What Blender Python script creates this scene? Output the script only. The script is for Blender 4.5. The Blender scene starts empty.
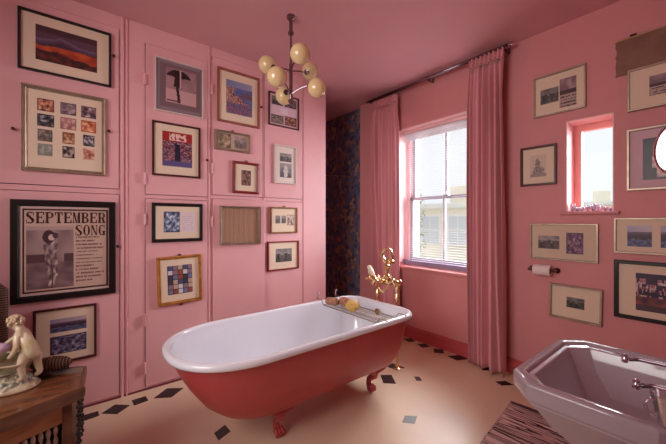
import bpy, bmesh, math, random
from mathutils import Vector, Matrix, noise
PI = math.pi
COL = bpy.context.scene.collection
random.seed(7)

# ------------------------------------------------------------------ helpers
def lin(c):
    return c / 12.92 if c <= 0.04045 else ((c + 0.055) / 1.055) ** 2.4
def rgb(r, g, b):
    return (lin(r / 255), lin(g / 255), lin(b / 255), 1.0)

def material(name, col, rough=0.5, metal=0.0, var=0.0, vscale=8.0, bump=0.0, bscale=60.0, coat=0.0, stretch=(1, 1, 1), col2=None, spec=0.5):
    m = bpy.data.materials.new(name); m.use_nodes = True
    nt = m.node_tree; b = nt.nodes['Principled BSDF']
    b.inputs['Base Color'].default_value = col
    b.inputs['Roughness'].default_value = rough
    b.inputs['Metallic'].default_value = metal
    b.inputs['Specular IOR Level'].default_value = spec
    if coat:
        b.inputs['Coat Weight'].default_value = coat; b.inputs['Coat Roughness'].default_value = 0.06
    tc = nt.nodes.new('ShaderNodeTexCoord'); mp = nt.nodes.new('ShaderNodeMapping')
    mp.inputs['Scale'].default_value = stretch
    nt.links.new(tc.outputs['Object'], mp.inputs['Vector'])
    if var or col2:
        n = nt.nodes.new('ShaderNodeTexNoise'); n.inputs['Scale'].default_value = vscale; n.inputs['Detail'].default_value = 4
        nt.links.new(mp.outputs['Vector'], n.inputs['Vector'])
        mx = nt.nodes.new('ShaderNodeMix'); mx.data_type = 'RGBA'
        c2 = col2 or tuple(max(0, x * (1 - var)) for x in col[:3]) + (1,)
        c1 = col if col2 else tuple(min(1, x * (1 + var)) for x in col[:3]) + (1,)
        mx.inputs['A'].default_value = c1; mx.inputs['B'].default_value = c2
        rp = nt.nodes.new('ShaderNodeMapRange'); rp.inputs['From Min'].default_value = 0.35; rp.inputs['From Max'].default_value = 0.65
        nt.links.new(n.outputs['Fac'], rp.inputs['Value'])
        nt.links.new(rp.outputs['Result'], mx.inputs['Factor']); nt.links.new(mx.outputs['Result'], b.inputs['Base Color'])
    if bump:
        n2 = nt.nodes.new('ShaderNodeTexNoise'); n2.inputs['Scale'].default_value = bscale; n2.inputs['Detail'].default_value = 3
        nt.links.new(mp.outputs['Vector'], n2.inputs['Vector'])
        bp = nt.nodes.new('ShaderNodeBump'); bp.inputs['Strength'].default_value = bump; bp.inputs['Distance'].default_value = 0.01
        nt.links.new(n2.outputs['Fac'], bp.inputs['Height']); nt.links.new(bp.outputs['Normal'], b.inputs['Normal'])
    return m

def ramp_material(name, kind, stops, scale, rough=0.6, stretch=(1, 1, 1), direction='X', distortion=0.0, bump=0.0):
    m = bpy.data.materials.new(name); m.use_nodes = True
    nt = m.node_tree; b = nt.nodes['Principled BSDF']; b.inputs['Roughness'].default_value = rough
    tc = nt.nodes.new('ShaderNodeTexCoord'); mp = nt.nodes.new('ShaderNodeMapping'); mp.inputs['Scale'].default_value = stretch
    nt.links.new(tc.outputs['Object'], mp.inputs['Vector'])
    if kind == 'wave':
        t = nt.nodes.new('ShaderNodeTexWave'); t.bands_direction = direction; t.inputs['Scale'].default_value = scale
        t.inputs['Distortion'].default_value = distortion; t.inputs['Detail'].default_value = 3; out = t.outputs['Fac']
    elif kind == 'voronoi':
        t = nt.nodes.new('ShaderNodeTexVoronoi'); t.inputs['Scale'].default_value = scale; out = t.outputs['Color']
    else:
        t = nt.nodes.new('ShaderNodeTexNoise'); t.inputs['Scale'].default_value = scale; t.inputs['Detail'].default_value = 5; out = t.outputs['Fac']
    nt.links.new(mp.outputs['Vector'], t.inputs['Vector'])
    r = nt.nodes.new('ShaderNodeValToRGB'); nt.links.new(out, r.inputs['Fac'])
    while len(r.color_ramp.elements) < len(stops): r.color_ramp.elements.new(0.5)
    for e, (p, c) in zip(r.color_ramp.elements, stops): e.position = p; e.color = c
    nt.links.new(r.outputs['Color'], b.inputs['Base Color'])
    if bump:
        bp = nt.nodes.new('ShaderNodeBump'); bp.inputs['Strength'].default_value = bump; bp.inputs['Distance'].default_value = 0.006
        nt.links.new(r.outputs['Color'], bp.inputs['Height']); nt.links.new(bp.outputs['Normal'], b.inputs['Normal'])
    return m

def print_material():
    m = bpy.data.materials.new('printed_paper'); m.use_nodes = True
    nt = m.node_tree; b = nt.nodes['Principled BSDF']
    a = nt.nodes.new('ShaderNodeAttribute'); a.attribute_name = 'Col'
    nt.links.new(a.outputs['Color'], b.inputs['Base Color'])
    b.inputs['Roughness'].default_value = 0.45
    b.inputs['Coat Weight'].default_value = 0.12; b.inputs['Coat Roughness'].default_value = 0.05
    return m

def glass_material(name, tint=(1, 1, 1, 1), gloss=0.08):
    m = bpy.data.materials.new(name); m.use_nodes = True
    nt = m.node_tree; nt.nodes.remove(nt.nodes['Principled BSDF'])
    out = nt.nodes['Material Output']
    tr = nt.nodes.new('ShaderNodeBsdfTransparent'); tr.inputs['Color'].default_value = tint
    gl = nt.nodes.new('ShaderNodeBsdfGlossy'); gl.inputs['Roughness'].default_value = 0.02
    lw = nt.nodes.new('ShaderNodeLayerWeight'); lw.inputs['Blend'].default_value = 0.25
    ma = nt.nodes.new('ShaderNodeMath'); ma.operation = 'MULTIPLY_ADD'; ma.inputs[1].default_value = 0.35; ma.inputs[2].default_value = gloss
    nt.links.new(lw.outputs['Fresnel'], ma.inputs[0])
    mx = nt.nodes.new('ShaderNodeMixShader')
    nt.links.new(ma.outputs[0], mx.inputs['Fac']); nt.links.new(tr.outputs[0], mx.inputs[1]); nt.links.new(gl.outputs[0], mx.inputs[2])
    nt.links.new(mx.outputs[0], out.inputs['Surface'])
    return m

class MB:
    """collects shapes and links them as one mesh object"""
    def __init__(s): s.bm = bmesh.new(); s.mi = 0
    def _mark(s, faces):
        for f in faces: f.material_index = s.mi
    def box(s, x0, x1, y0, y1, z0, z1, bev=0.0):
        x0, x1 = min(x0, x1), max(x0, x1); y0, y1 = min(y0, y1), max(y0, y1); z0, z1 = min(z0, z1), max(z0, z1)
        vs = [s.bm.verts.new((x, y, z)) for z in (z0, z1) for x, y in ((x0, y0), (x1, y0), (x1, y1), (x0, y1))]
        fs = [s.bm.faces.new([vs[i] for i in q]) for q in ((3, 2, 1, 0), (4, 5, 6, 7), (0, 1, 5, 4), (1, 2, 6, 5), (2, 3, 7, 6), (3, 0, 4, 7))]
        s._mark(fs)
        if bev:
            es = list({e for f in fs for e in f.edges})
            r = bmesh.ops.bevel(s.bm, geom=es, offset=bev, segments=2, affect='EDGES', profile=0.5)
            s._mark(r['faces'])
        return s
    def poly(s, pts):
        f = s.bm.faces.new([s.bm.verts.new(p) for p in pts]); s._mark([f]); return s
    def prism(s, pts, z0, z1):
        """pts: list of xy, extruded in z"""
        n = len(pts)
        a = [s.bm.verts.new((p[0], p[1], z0)) for p in pts]; b = [s.bm.verts.new((p[0], p[1], z1)) for p in pts]
        fs = [s.bm.faces.new(a[::-1]), s.bm.faces.new(b)]
        for i in range(n): fs.append(s.bm.faces.new([a[i], a[(i + 1) % n], b[(i + 1) % n], b[i]]))
        s._mark(fs); return s
    def rings(s, rings, cap0=True, cap1=True, closed=True):
        vr = [[s.bm.verts.new(p) for p in r] for r in rings]; fs = []
        n = len(vr[0])
        for a, b in zip(vr, vr[1:]):
            for i in range(n if closed else n - 1):
                j = (i + 1) % n
                fs.append(s.bm.faces.new([a[i], a[j], b[j], b[i]]))
        if cap0 and closed: fs.append(s.bm.faces.new(vr[0][::-1]))
        if cap1 and closed: fs.append(s.bm.faces.new(vr[-1]))
        s._mark(fs); return s
    def tube(s, pts, r, n=10, closed=False):
        pts = [Vector(p) for p in pts]; rs = r if isinstance(r, (list, tuple)) else [r] * len(pts)
        rings = []; prev = None
        for i, p in enumerate(pts):
            if closed: d = pts[(i + 1) % len(pts)] - pts[i - 1]
            elif i == 0: d = pts[1] - p
            elif i == len(pts) - 1: d = p - pts[-2]
            else: d = pts[i + 1] - pts[i - 1]
            d.normalize()
            if prev is None:
                up = Vector((0, 0, 1)) if abs(d.z) < 0.9 else Vector((1, 0, 0))
                u = d.cross(up).normalized()
            else: u = (prev - d * prev.dot(d)).normalized()
            prev = u; v = d.cross(u)
            rings.append([p + (u * math.cos(2 * PI * k / n) + v * math.sin(2 * PI * k / n)) * rs[i] for k in range(n)])
        if closed: rings.append(rings[0]); return s.rings(rings, False, False)
        return s.rings(rings)
    def lathe(s, prof, c=(0, 0, 0), n=24, axis='Z', cap=True):
        """prof: list of (radius, height)"""
        rings = []
        for r, h in prof:
            ring = []
            for k in range(n):
                a = 2 * PI * k / n; x, y = r * math.cos(a), r * math.sin(a)
                p = {'Z': (x, y, h), 'X': (h, x, y), 'Y': (x, h, y)}[axis]
                ring.append((p[0] + c[0], p[1] + c[1], p[2] + c[2]))
            rings.append(ring)
        return s.rings(rings, cap, cap)
    def ball(s, c, r, sx=1, sy=1, sz=1, n=16):
        prof = [(max(1e-4, math.sin(PI * i / n)), -math.cos(PI * i / n)) for i in range(n + 1)]
        rings = [[(c[0] + r * sx * q * math.cos(2 * PI * k / (n + 4)), c[1] + r * sy * q * math.sin(2 * PI * k / (n + 4)), c[2] + r * sz * h) for k in range(n + 4)] for q, h in prof]
        return s.rings(rings)
    def xform(s, M, verts=None):
        bmesh.ops.transform(s.bm, matrix=M, verts=verts or s.bm.verts); return s
    def build(s, name, mats, parent=None, smooth=False, world=True):
        me = bpy.data.meshes.new(name)
        bmesh.ops.recalc_face_normals(s.bm, faces=s.bm.faces)
        s.bm.to_mesh(me); s.bm.free()
        o = bpy.data.objects.new(name, me); COL.objects.link(o)
        for m in (mats if isinstance(mats, (list, tuple)) else [mats]): me.materials.append(m)
        if smooth:
            for p in me.polygons: p.use_smooth = True
        if parent:
            o.parent = parent
            if world:
                M = Matrix.Translation(parent.location) if parent.type == 'EMPTY' else Matrix.Identity(4)
                o.matrix_parent_inverse = M.inverted()
        return o

def autosmooth(o, deg=35):
    me = o.data
    for p in me.polygons: p.use_smooth = True
    bm = bmesh.new(); bm.from_mesh(me)
    for e in bm.edges:
        if len(e.link_faces) == 2 and e.calc_face_angle(0) > math.radians(deg): e.smooth = False
    bm.to_mesh(me); bm.free(); return o

def tag(o, label=None, cat=None, group=None, kind=None):
    if label: o['label'] = label
    if cat: o['category'] = cat
    if group: o['group'] = group
    if kind: o['kind'] = kind
    return o
def thing(name, label, cat, loc=(0, 0, 0), rotz=0, group=None):
    o = bpy.data.objects.new(name, None); COL.objects.link(o); o.empty_display_size = 0.05
    o.location = loc; o.rotation_euler = (0, 0, rotz)
    return tag(o, label, cat, group)
def struct(o): o['kind'] = 'structure'; return o

# ------------------------------------------------------------------ materials
PINK = (216, 118, 130)
M = {}
M['wall'] = material('pink_wall_paint', rgb(212, 140, 140), 0.62, var=0.035, vscale=2.5, bump=0.06, bscale=90)
M['ceiling'] = material('mauve_pink_ceiling_paint', rgb(214, 156, 160), 0.8, var=0.03, vscale=2, bump=0.05)
M['cupboard'] = material('pink_satin_cupboard_paint', rgb(228, 170, 174), 0.42, var=0.03, vscale=3, bump=0.05, bscale=40)
M['shadepink'] = material('shade_darkened_pink', rgb(120, 45, 55), 0.7)  # pink darkened to put shade into the door gaps and floor line
M['framepink'] = material('salmon_frame_paint', rgb(238, 158, 152), 0.45)
M['base'] = material('deep_coral_gloss_paint', rgb(196, 88, 90), 0.35, var=0.04)
M['winframe'] = material('window_paint', rgb(160, 152, 164), 0.4)
M['reveal'] = material('reveal_pink_paint', rgb(240, 196, 196), 0.5)
M['floor'] = material('beige_vinyl_floor', rgb(228, 200, 170), 0.34, var=0.06, vscale=3.0, bump=0.03, bscale=30, col2=rgb(222, 194, 168))
M['inlay'] = material('black_tile', rgb(30, 22, 24), 0.3)
M['greytile'] = material('grey_tile', rgb(120, 120, 118), 0.35)
M['enamel'] = material('white_enamel', rgb(236, 238, 246), 0.08, coat=0.5)
M['coral'] = material('coral_bath_paint', rgb(184, 74, 74), 0.38, var=0.05, vscale=5, bump=0.04, bscale=20)
M['basin'] = material('glazed_basin_china', rgb(170, 154, 162), 0.1, coat=0.4)
M['brass'] = material('polished_brass', rgb(236, 212, 164), 0.2, 1.0)
M['oldbrass'] = material('tarnished_brass', rgb(150, 116, 78), 0.35, 1.0)
M['chrome'] = material('chrome', rgb(210, 205, 210), 0.08, 1.0)
M['darkchrome'] = material('dark_reflecting_chrome', rgb(140, 126, 132), 0.2, 1.0)
M['steel'] = material('wire_steel', rgb(165, 140, 120), 0.3, 1.0)
M['ivory'] = material('ivory_handle', rgb(240, 226, 200), 0.25)
M['opal'] = material('cream_opal_glass', rgb(228, 202, 152), 0.15, coat=0.6)
_b = M['opal'].node_tree.nodes['Principled BSDF']; _b.inputs['Subsurface Weight'].default_value = 0.3; _b.inputs['Subsurface Radius'].default_value = (0.05, 0.04, 0.02)
M['curtain'] = material('pink_curtain_cloth', rgb(218, 148, 154), 0.75, var=0.06, vscale=6, bump=0.15, bscale=250, stretch=(1, 1, 0.25))
M['curtain'].node_tree.nodes['Principled BSDF'].inputs['Sheen Weight'].default_value = 0.3
M['blind'] = material('white_blind_slat', rgb(232, 226, 230), 0.4)
M['blindbar'] = material('lilac_grey_blind_rail', rgb(150, 140, 170), 0.4)
M['black'] = material('black_frame_paint', rgb(22, 16, 18), 0.3)
M['darkred'] = material('dark_mahogany_frame', rgb(72, 22, 22), 0.3, var=0.15, vscale=20)
M['redwood'] = material('red_stained_frame', rgb(134, 34, 34), 0.32, var=0.15, vscale=20)
M['wood'] = material('reddish_brown_wood_frame', rgb(150, 84, 66), 0.4, var=0.15, vscale=15, stretch=(1, 1, 6))
M['gold'] = material('gilt_frame', rgb(206, 152, 78), 0.35, 0.7, var=0.2, vscale=25)
M['silver'] = material('silver_gilt_frame', rgb(172, 152, 134), 0.38, 0.65, var=0.12, vscale=20)
M['whitef'] = material('white_frame_paint', rgb(214, 196, 190), 0.4)
M['goldbrown'] = material('bronze_gilt_frame', rgb(146, 104, 62), 0.35, 0.5, var=0.2, vscale=25)
M['mat'] = material('cream_mount_card', rgb(226, 202, 178), 0.7)
M['matwhite'] = material('white_mount_card', rgb(226, 210, 200), 0.7)
M['matgrey'] = material('grey_mount_card', rgb(134, 112, 118), 0.7)
M['matlilac'] = material('lilac_mount_card', rgb(212, 176, 186), 0.7)
M['ink'] = material('dark_red_ink', rgb(62, 14, 20), 0.5)
M['print'] = print_material()
M['glass'] = glass_material('window_glass', gloss=0.0)
M['picglass'] = glass_material('picture_glass', gloss=0.10)
M['tumbler'] = glass_material('clear_glass', (0.95, 0.92, 0.94, 1), 0.26)
M['dwood'] = material('dark_polished_wood', rgb(116, 76, 54), 0.3, col2=rgb(84, 52, 38), vscale=5, stretch=(6, 1, 6), coat=0.3)
M['lwood'] = material('light_oak_panel', rgb(164, 108, 66), 0.4, col2=rgb(136, 84, 50), vscale=6, stretch=(2, 2, 12))
M['spindle'] = material('brown_turned_spindle', rgb(150, 124, 112), 0.25, var=0.2, vscale=60)  # mid brown with fine random tone
M['ebony'] = material('dark_turned_wood', rgb(34, 22, 22), 0.3)
M['china'] = material('cream_glazed_china', rgb(222, 205, 176), 0.18, col2=rgb(190, 164, 130), vscale=18, coat=0.5)
M['chinaw'] = material('white_glazed_flowers', rgb(230, 224, 218), 0.2, col2=rgb(150, 150, 120), vscale=60)
M['chinag'] = material('green_glazed_china', rgb(92, 112, 58), 0.2, col2=rgb(200, 196, 160), vscale=16, coat=0.5)
M['lilac'] = ramp_material('iridescent_lilac', 'noise', [(0.3, rgb(150, 120, 190)), (0.5, rgb(225, 190, 215)), (0.7, rgb(150, 160, 205))], 7, 0.15)
M['wicker'] = ramp_material('dark_brown_wicker', 'wave', [(0.2, rgb(30, 18, 16)), (0.8, rgb(110, 72, 56))], 26, 0.5, bump=0.8, direction='Z')
M['basketry'] = ramp_material('coiled_brown_rush', 'wave', [(0.2, rgb(34, 20, 16)), (0.8, rgb(120, 78, 56))], 30, 0.55, bump=0.8, direction='X')
M['weave'] = ramp_material('woven_fabric_panel', 'wave', [(0.1, rgb(104, 66, 54)), (0.8, rgb(190, 146, 118))], 30, 0.7, stretch=(1, 1, 0.25), distortion=2.5)
M['brownboard'] = material('brown_weathered_board', rgb(140, 98, 80), 0.6, col2=rgb(120, 80, 64), vscale=6, bump=0.3)
M['wallpaper'] = ramp_material('dark_floral_wallpaper', 'voronoi', [(0.12, rgb(74, 82, 104)), (0.36, rgb(104, 116, 148)), (0.52, rgb(150, 116, 112)), (0.64, rgb(78, 106, 140)), (0.78, rgb(196, 156, 120)), (0.88, rgb(66, 74, 92))], 24, 0.5, stretch=(1, 1, 0.8))
M['rug'] = None
M['paper'] = material('white_tissue', rgb(236, 216, 214), 0.9, bump=0.1)
M['card'] = material('brown_cardboard', rgb(120, 84, 60), 0.8)
M['sponge'] = material('yellow_sponge', rgb(236, 202, 120), 0.9, col2=rgb(206, 160, 84), vscale=60, bump=0.8, bscale=120)
M['sponge2'] = material('brown_natural_sponge', rgb(206, 150, 118), 0.9, col2=rgb(160, 106, 84), vscale=70, bump=1.0, bscale=110)
M['amethyst'] = material('pale_amethyst_crystal', rgb(246, 240, 246), 0.08, col2=rgb(170, 110, 170), vscale=40, coat=0.6)
M['teal'] = material('dark_blue_glaze', rgb(22, 38, 58), 0.1, coat=0.8)
M['brick'] = material('pale_render', rgb(244, 236, 214), 0.9, var=0.06, vscale=1.0)
M['outwhite'] = material('white_stucco', rgb(240, 236, 228), 0.8)
M['outglass'] = material('grey_window_glass', rgb(214, 216, 218), 0.3)
M['slate'] = material('grey_slate', rgb(150, 144, 150), 0.8)
M['leaf'] = material('pale_green_leaves', rgb(158, 168, 130), 0.8, var=0.2)

# ------------------------------------------------------------------ picture painters: (u, v) in 0..1, v up -> sRGB 0..255
def nz(u, v, s, k=0.0): return noise.noise(Vector((u * s + k, v * s - k, k * 1.7)))
def mixc(a, b, t): t = max(0, min(1, t)); return tuple(a[i] * (1 - t) + b[i] * t for i in range(3))
def p_sunset(u, v):
    c = mixc((112, 68, 66), (86, 58, 76), v * 1.3)
    if v > 0.82: c = mixc(c, (60, 34, 36), 0.7)
    peak = 0.62 + 0.14 * math.exp(-((u - 0.42) / 0.16) ** 2) + 0.03 * nz(u, 0, 9, 2)
    if v < peak: c = mixc((116, 92, 118), (64, 42, 60), (peak - v) * 6)
    if v < 0.46 + 0.06 * nz(u, 0, 4, 5): c = mixc((196, 84, 40), (150, 50, 30), 0.5 + nz(u, v, 6, 1))
    if v < 0.30 - 0.15 * (u - 0.3) + 0.12 * nz(u, v, 5, 3): c = mixc((52, 20, 24), (120, 44, 30), 0.3 + nz(u, v, 10, 8))
    return c
def p_portrait(sky, ground, fig, k=0.0, cx=0.5):
    def f(u, v):
        c = mixc(ground, sky, 1.6 * v - 0.2 + 0.5 * nz(u, v, 5, k))
        w = 0.13 + 0.06 * nz(0, v, 6, k) + (0.07 if 0.28 < v < 0.55 else 0)
        if abs(u - cx) < w and 0.05 < v < 0.78: c = mixc(fig, (240, 225, 210), 0.25 + 0.9 * nz(u, v, 14, k + 4))
        if (u - cx) ** 2 + (v - 0.8) ** 2 < 0.008: c = mixc(fig, (225, 180, 160), 0.6)
        return c
    return f
def p_noise(pal, s=7, k=0.0, top=None):
    def f(u, v):
        t = 0.5 + 0.9 * nz(u, v, s, k) + 0.5 * nz(u, v, s * 2.3, k + 9)
        i = max(0, min(len(pal) - 1.001, t * (len(pal) - 1))); a = int(i)
        c = mixc(pal[a], pal[a + 1], i - a)
        if abs(u - 0.5) > 0.44 or abs(v - 0.5) > 0.44: c = mixc(c, pal[0], 0.5)
        if top and v > top[0]: c = mixc(c, top[1], 0.75)
        return c
    return f
def p_silhouette(u, v):
    c = (118, 92, 98)
    if 0.14 < u < 0.9 and 0.12 < v < 0.92:
        c = mixc((166, 126, 130), (140, 104, 112), 0.5 + nz(u, v, 5, 2)) if v > 0.44 else (196, 152, 152)
    # two dark wing shapes meeting over a narrow standing body
    wing = 0.89 - 1.7 * max(0, abs(u - 0.46) - 0.10) ** 1.6
    if abs(u - 0.46) < 0.30 and wing > v > 0.73 - 0.15 * max(0, 0.16 - abs(u - 0.46)): c = (38, 18, 22)
    if abs(u - (0.44 + 0.02 * math.sin(v * 9))) < 0.035 + 0.05 * (v > 0.5) and 0.14 < v < 0.8: c = (46, 22, 26)
    if abs(u - 0.50) < 0.02 and 0.5 < v < 0.9: c = (210, 170, 165)
    if 0.15 < v < 0.19 and 0.16 < u < 0.5: c = (90, 58, 62)
    return c
def p_village(u, v):
    if v > 0.80: return mixc((120, 124, 160), (150, 144, 170), u)
    hill = 0.72 - 0.5 * abs(u - 0.1)
    c = mixc((96, 104, 150), (70, 84, 140), 0.5 + nz(u, v, 5, 1))
    if v < hill or u < 0.3:
        c = [(206, 160, 140), (120, 60, 56), (70, 62, 92), (176, 120, 108)][int(abs(nz(u, v, 9, 4)) * 12) % 4]
    if v < 0.62 + 0.12 * math.exp(-((u - 0.8) / 0.12) ** 2) and v > 0.52 and u > 0.5: c = (110, 78, 92)
    if v < 0.35: c = mixc(c, (196, 70, 60) if nz(u, v, 16, 7) > 0.25 else (84, 84, 130), 0.7)
    return c
def p_redgroup(u, v):
    if v > 0.72:
        c = (160, 36, 38)
        if 0.76 < v < 0.95 and 0.22 < u < 0.8 and nz(u, v, 13, 3) > -0.12: c = (228, 196, 186)
        return c
    c = [(60, 40, 66), (190, 150, 150), (150, 50, 50), (34, 24, 38), (104, 80, 120)][int(abs(nz(u, v, 10, 6)) * 14) % 5]
    if abs(u - 0.5) < 0.10 and v < 0.66: c = (30, 30, 50)
    if v < 0.16: c = (94, 80, 130)
    return c
def p_shelves(u, v):
    gx, gy = u * 5.0, v * 6.0
    if gx % 1 < 0.12 or gy % 1 < 0.14: return (36, 28, 44)
    h = int(gx) * 7 + int(gy) * 13
    return [(112, 112, 150), (188, 160, 140), (150, 70, 50), (70, 80, 120), (206, 200, 206), (60, 50, 70), (140, 110, 120)][(h * 5 + h // 3) % 7]
def p_poster(u, v):
    # whole printed sheet: border rule, photograph left, lines of small type right (lettering is separate)
    c = (206, 176, 166)
    if not (0.022 < u < 0.975 and 0.022 < v < 0.975): return c
    if not (0.045 < u < 0.952 and 0.042 < v < 0.955): return (56, 14, 20)
    c = (200, 168, 152)
    if 0.06 < u < 0.565 and 0.06 < v < 0.775:
        a, b = (u - 0.06) / 0.505, (v - 0.06) / 0.715
        c = mixc((166, 136, 134), (120, 92, 94), 0.5 + nz(a, b, 3, 2))
        if b < 0.42: c = mixc((140, 110, 112), (96, 70, 76), 0.5 + 0.6 * nz(a * 0.3, b, 14, 2))
        if 0.42 < b < 0.55: c = (84, 58, 62) if a < 0.42 or a > 0.78 else c
        cx = 0.52 + 0.02 * math.sin(b * 8)
        w = 0.105 + 0.055 * math.exp(-((b - 0.66) / 0.1) ** 2) + 0.03 * math.exp(-((b - 0.42) / 0.1) ** 2) - 0.03 * (b < 0.2)
        if abs(a - cx) < w and 0.04 < b < 0.84: c = mixc((216, 190, 184), (84, 60, 66), 0.45 + 1.3 * nz(a, b, 11, 5))
        if abs(a - cx) < w and 0.24 < b < 0.68: c = mixc((96, 70, 76), (196, 170, 166), 0.35 + 1.1 * nz(a, b, 16, 9))
        if abs(a - cx) < 0.015 and b < 0.4: c = (80, 56, 62)
        if (a - 0.46) ** 2 + ((b - 0.83) * 1.2) ** 2 < 0.017: c = (66, 40, 46)
        if (a - 0.52) ** 2 + ((b - 0.82) * 1.4) ** 2 < 0.005: c = (206, 180, 172)
        if (a - 0.6) ** 2 + ((b - 0.85) * 1.4) ** 2 < 0.004: c = (80, 52, 58)
        if 0.94 < b: c = (180, 150, 146)
    if 0.59 < u < 0.94 and 0.10 < v < 0.66:
        line = ((v - 0.10) / 0.56 * 13) % 1; i = int((v - 0.10) / 0.56 * 13)
        end = 0.78 + 0.14 * abs(math.sin(i * 2.3))
        if 0.35 < line < 0.72 and u < end and nz(u, i * 0.13, 75, 3) > -0.22: c = (126, 88, 88)
    return c
def p_handwriting(u, v):
    c = (222, 200, 206)
    if 0.1 < u < 0.9 and 0.1 < v < 0.9 and (v * 9) % 1 < 0.3 and nz(u, v, 40, 2) > 0.0: c = (176, 156, 176)
    return c
def p_bw(k=0.0, dark=40, light=190, s=7):
    """old grey photograph: pale sky, darker ground, a few soft figures"""
    def f(u, v):
        t = 0.75 if v > 0.62 + 0.10 * nz(u, 0, 3, k) else 0.35
        t += 0.35 * nz(u, v, 3, k) + 0.15 * nz(u, v, s, k + 5)
        for q in range(4):
            cx, hh = 0.2 + 0.2 * q + 0.05 * math.sin(k * 3 + q), 0.45 + 0.2 * abs(math.sin(k + q * 1.7))
            if abs(u - cx) < 0.065 and 0.1 < v < hh: t = 0.08 + 0.25 * (q % 2) + 0.3 * nz(u, v, 9, k)
            if (u - cx) ** 2 + (v - hh - 0.04) ** 2 < 0.0035: t = 0.85
        c = dark + (light - dark) * max(0, min(1, t))
        return (c, c * 0.93, c * 0.92)
    return f
def p_landscape(k=0.0):
    def f(u, v):
        if v > 0.72: return mixc((150, 140, 170), (186, 160, 170), u)
        if v > 0.6: return (100, 76, 100)
        return mixc((50, 54, 84), (110, 110, 146), 0.5 + nz(u, v * 1.8, 8, k)) if v < 0.35 + 0.1 * nz(u, 0, 7, k) else mixc((84, 44, 60), (44, 36, 60), 0.5 + nz(u, v, 12, k))
    return f
def p_groupnight(u, v):
    c = mixc((44, 24, 52), (66, 40, 66), 0.5 + nz(u, v, 6, 2))
    if 0.38 < v < 0.86:
        r = int(v * 7); 
        if abs(nz(u, r * 0.31, 14, 3)) > 0.10 + 0.35 * abs(v - 0.55): c = mixc((212, 184, 190), (156, 92, 90), 0.5 + 1.3 * nz(u, v, 17, 5))
    if v < 0.38: c = mixc(c, (150, 74, 60), 0.55 + 0.7 * nz(u, v, 8, 1))
    if v < 0.16: c = (74, 48, 58)
    return c
def p_house(u, v):
    c = (206, 180, 160)
    d = 0.20 + 0.10 * nz(u, v, 6, 1)
    if abs(u - 0.5) < d + 0.15 * (v < 0.4) and v < 0.52 + 0.34 * max(0, 1 - abs(u - 0.45) / 0.32): c = mixc((90, 76, 80), (186, 160, 150), 0.5 + nz(u, v, 13, 3))
    if v < 0.16: c = (150, 128, 124)
    return c
def p_rowhouses(u, v):
    if v > 0.58: return mixc((170, 140, 140), (120, 90, 100), 0.5 + nz(u, v, 4, 5))
    if v > 0.45: return (70, 40, 46)
    return (84, 56, 62) if (v * 9) % 1 < 0.5 and nz(u, v, 22, 1) > -0.2 else (178, 150, 140)

def painting(name, x0, x1, z0, z1, y, fn, parent, nx=36, ny=36):
    """a printed sheet facing -Y in local space"""
    me = bpy.data.meshes.new(name)
    vs = [(x0 + (x1 - x0) * i / nx, y, z0 + (z1 - z0) * j / ny) for j in range(ny + 1) for i in range(nx + 1)]
    fs = [(j * (nx + 1) + i, j * (nx + 1) + i + 1, (j + 1) * (nx + 1) + i + 1, (j + 1) * (nx + 1) + i) for j in range(ny) for i in range(nx)]
    me.from_pydata(vs, [], fs)
    ca = me.color_attributes.new('Col', 'FLOAT_COLOR', 'CORNER')
    k = 0
    for j in range(ny):
        for i in range(nx):
            c = fn((i + 0.5) / nx, (j + 0.5) / ny); q = rgb(*[max(0, min(255, x)) for x in c])
            for _ in range(4): ca.data[k].color = q; k += 1
    me.materials.append(M['print'])
    o = bpy.data.objects.new(name, me); COL.objects.link(o); o.parent = parent
    return o

XL, YW, ZC = -2.589, 2.677, 2.593     # cupboard front, window wall, ceiling
DOORX = XL + 0.004

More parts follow.
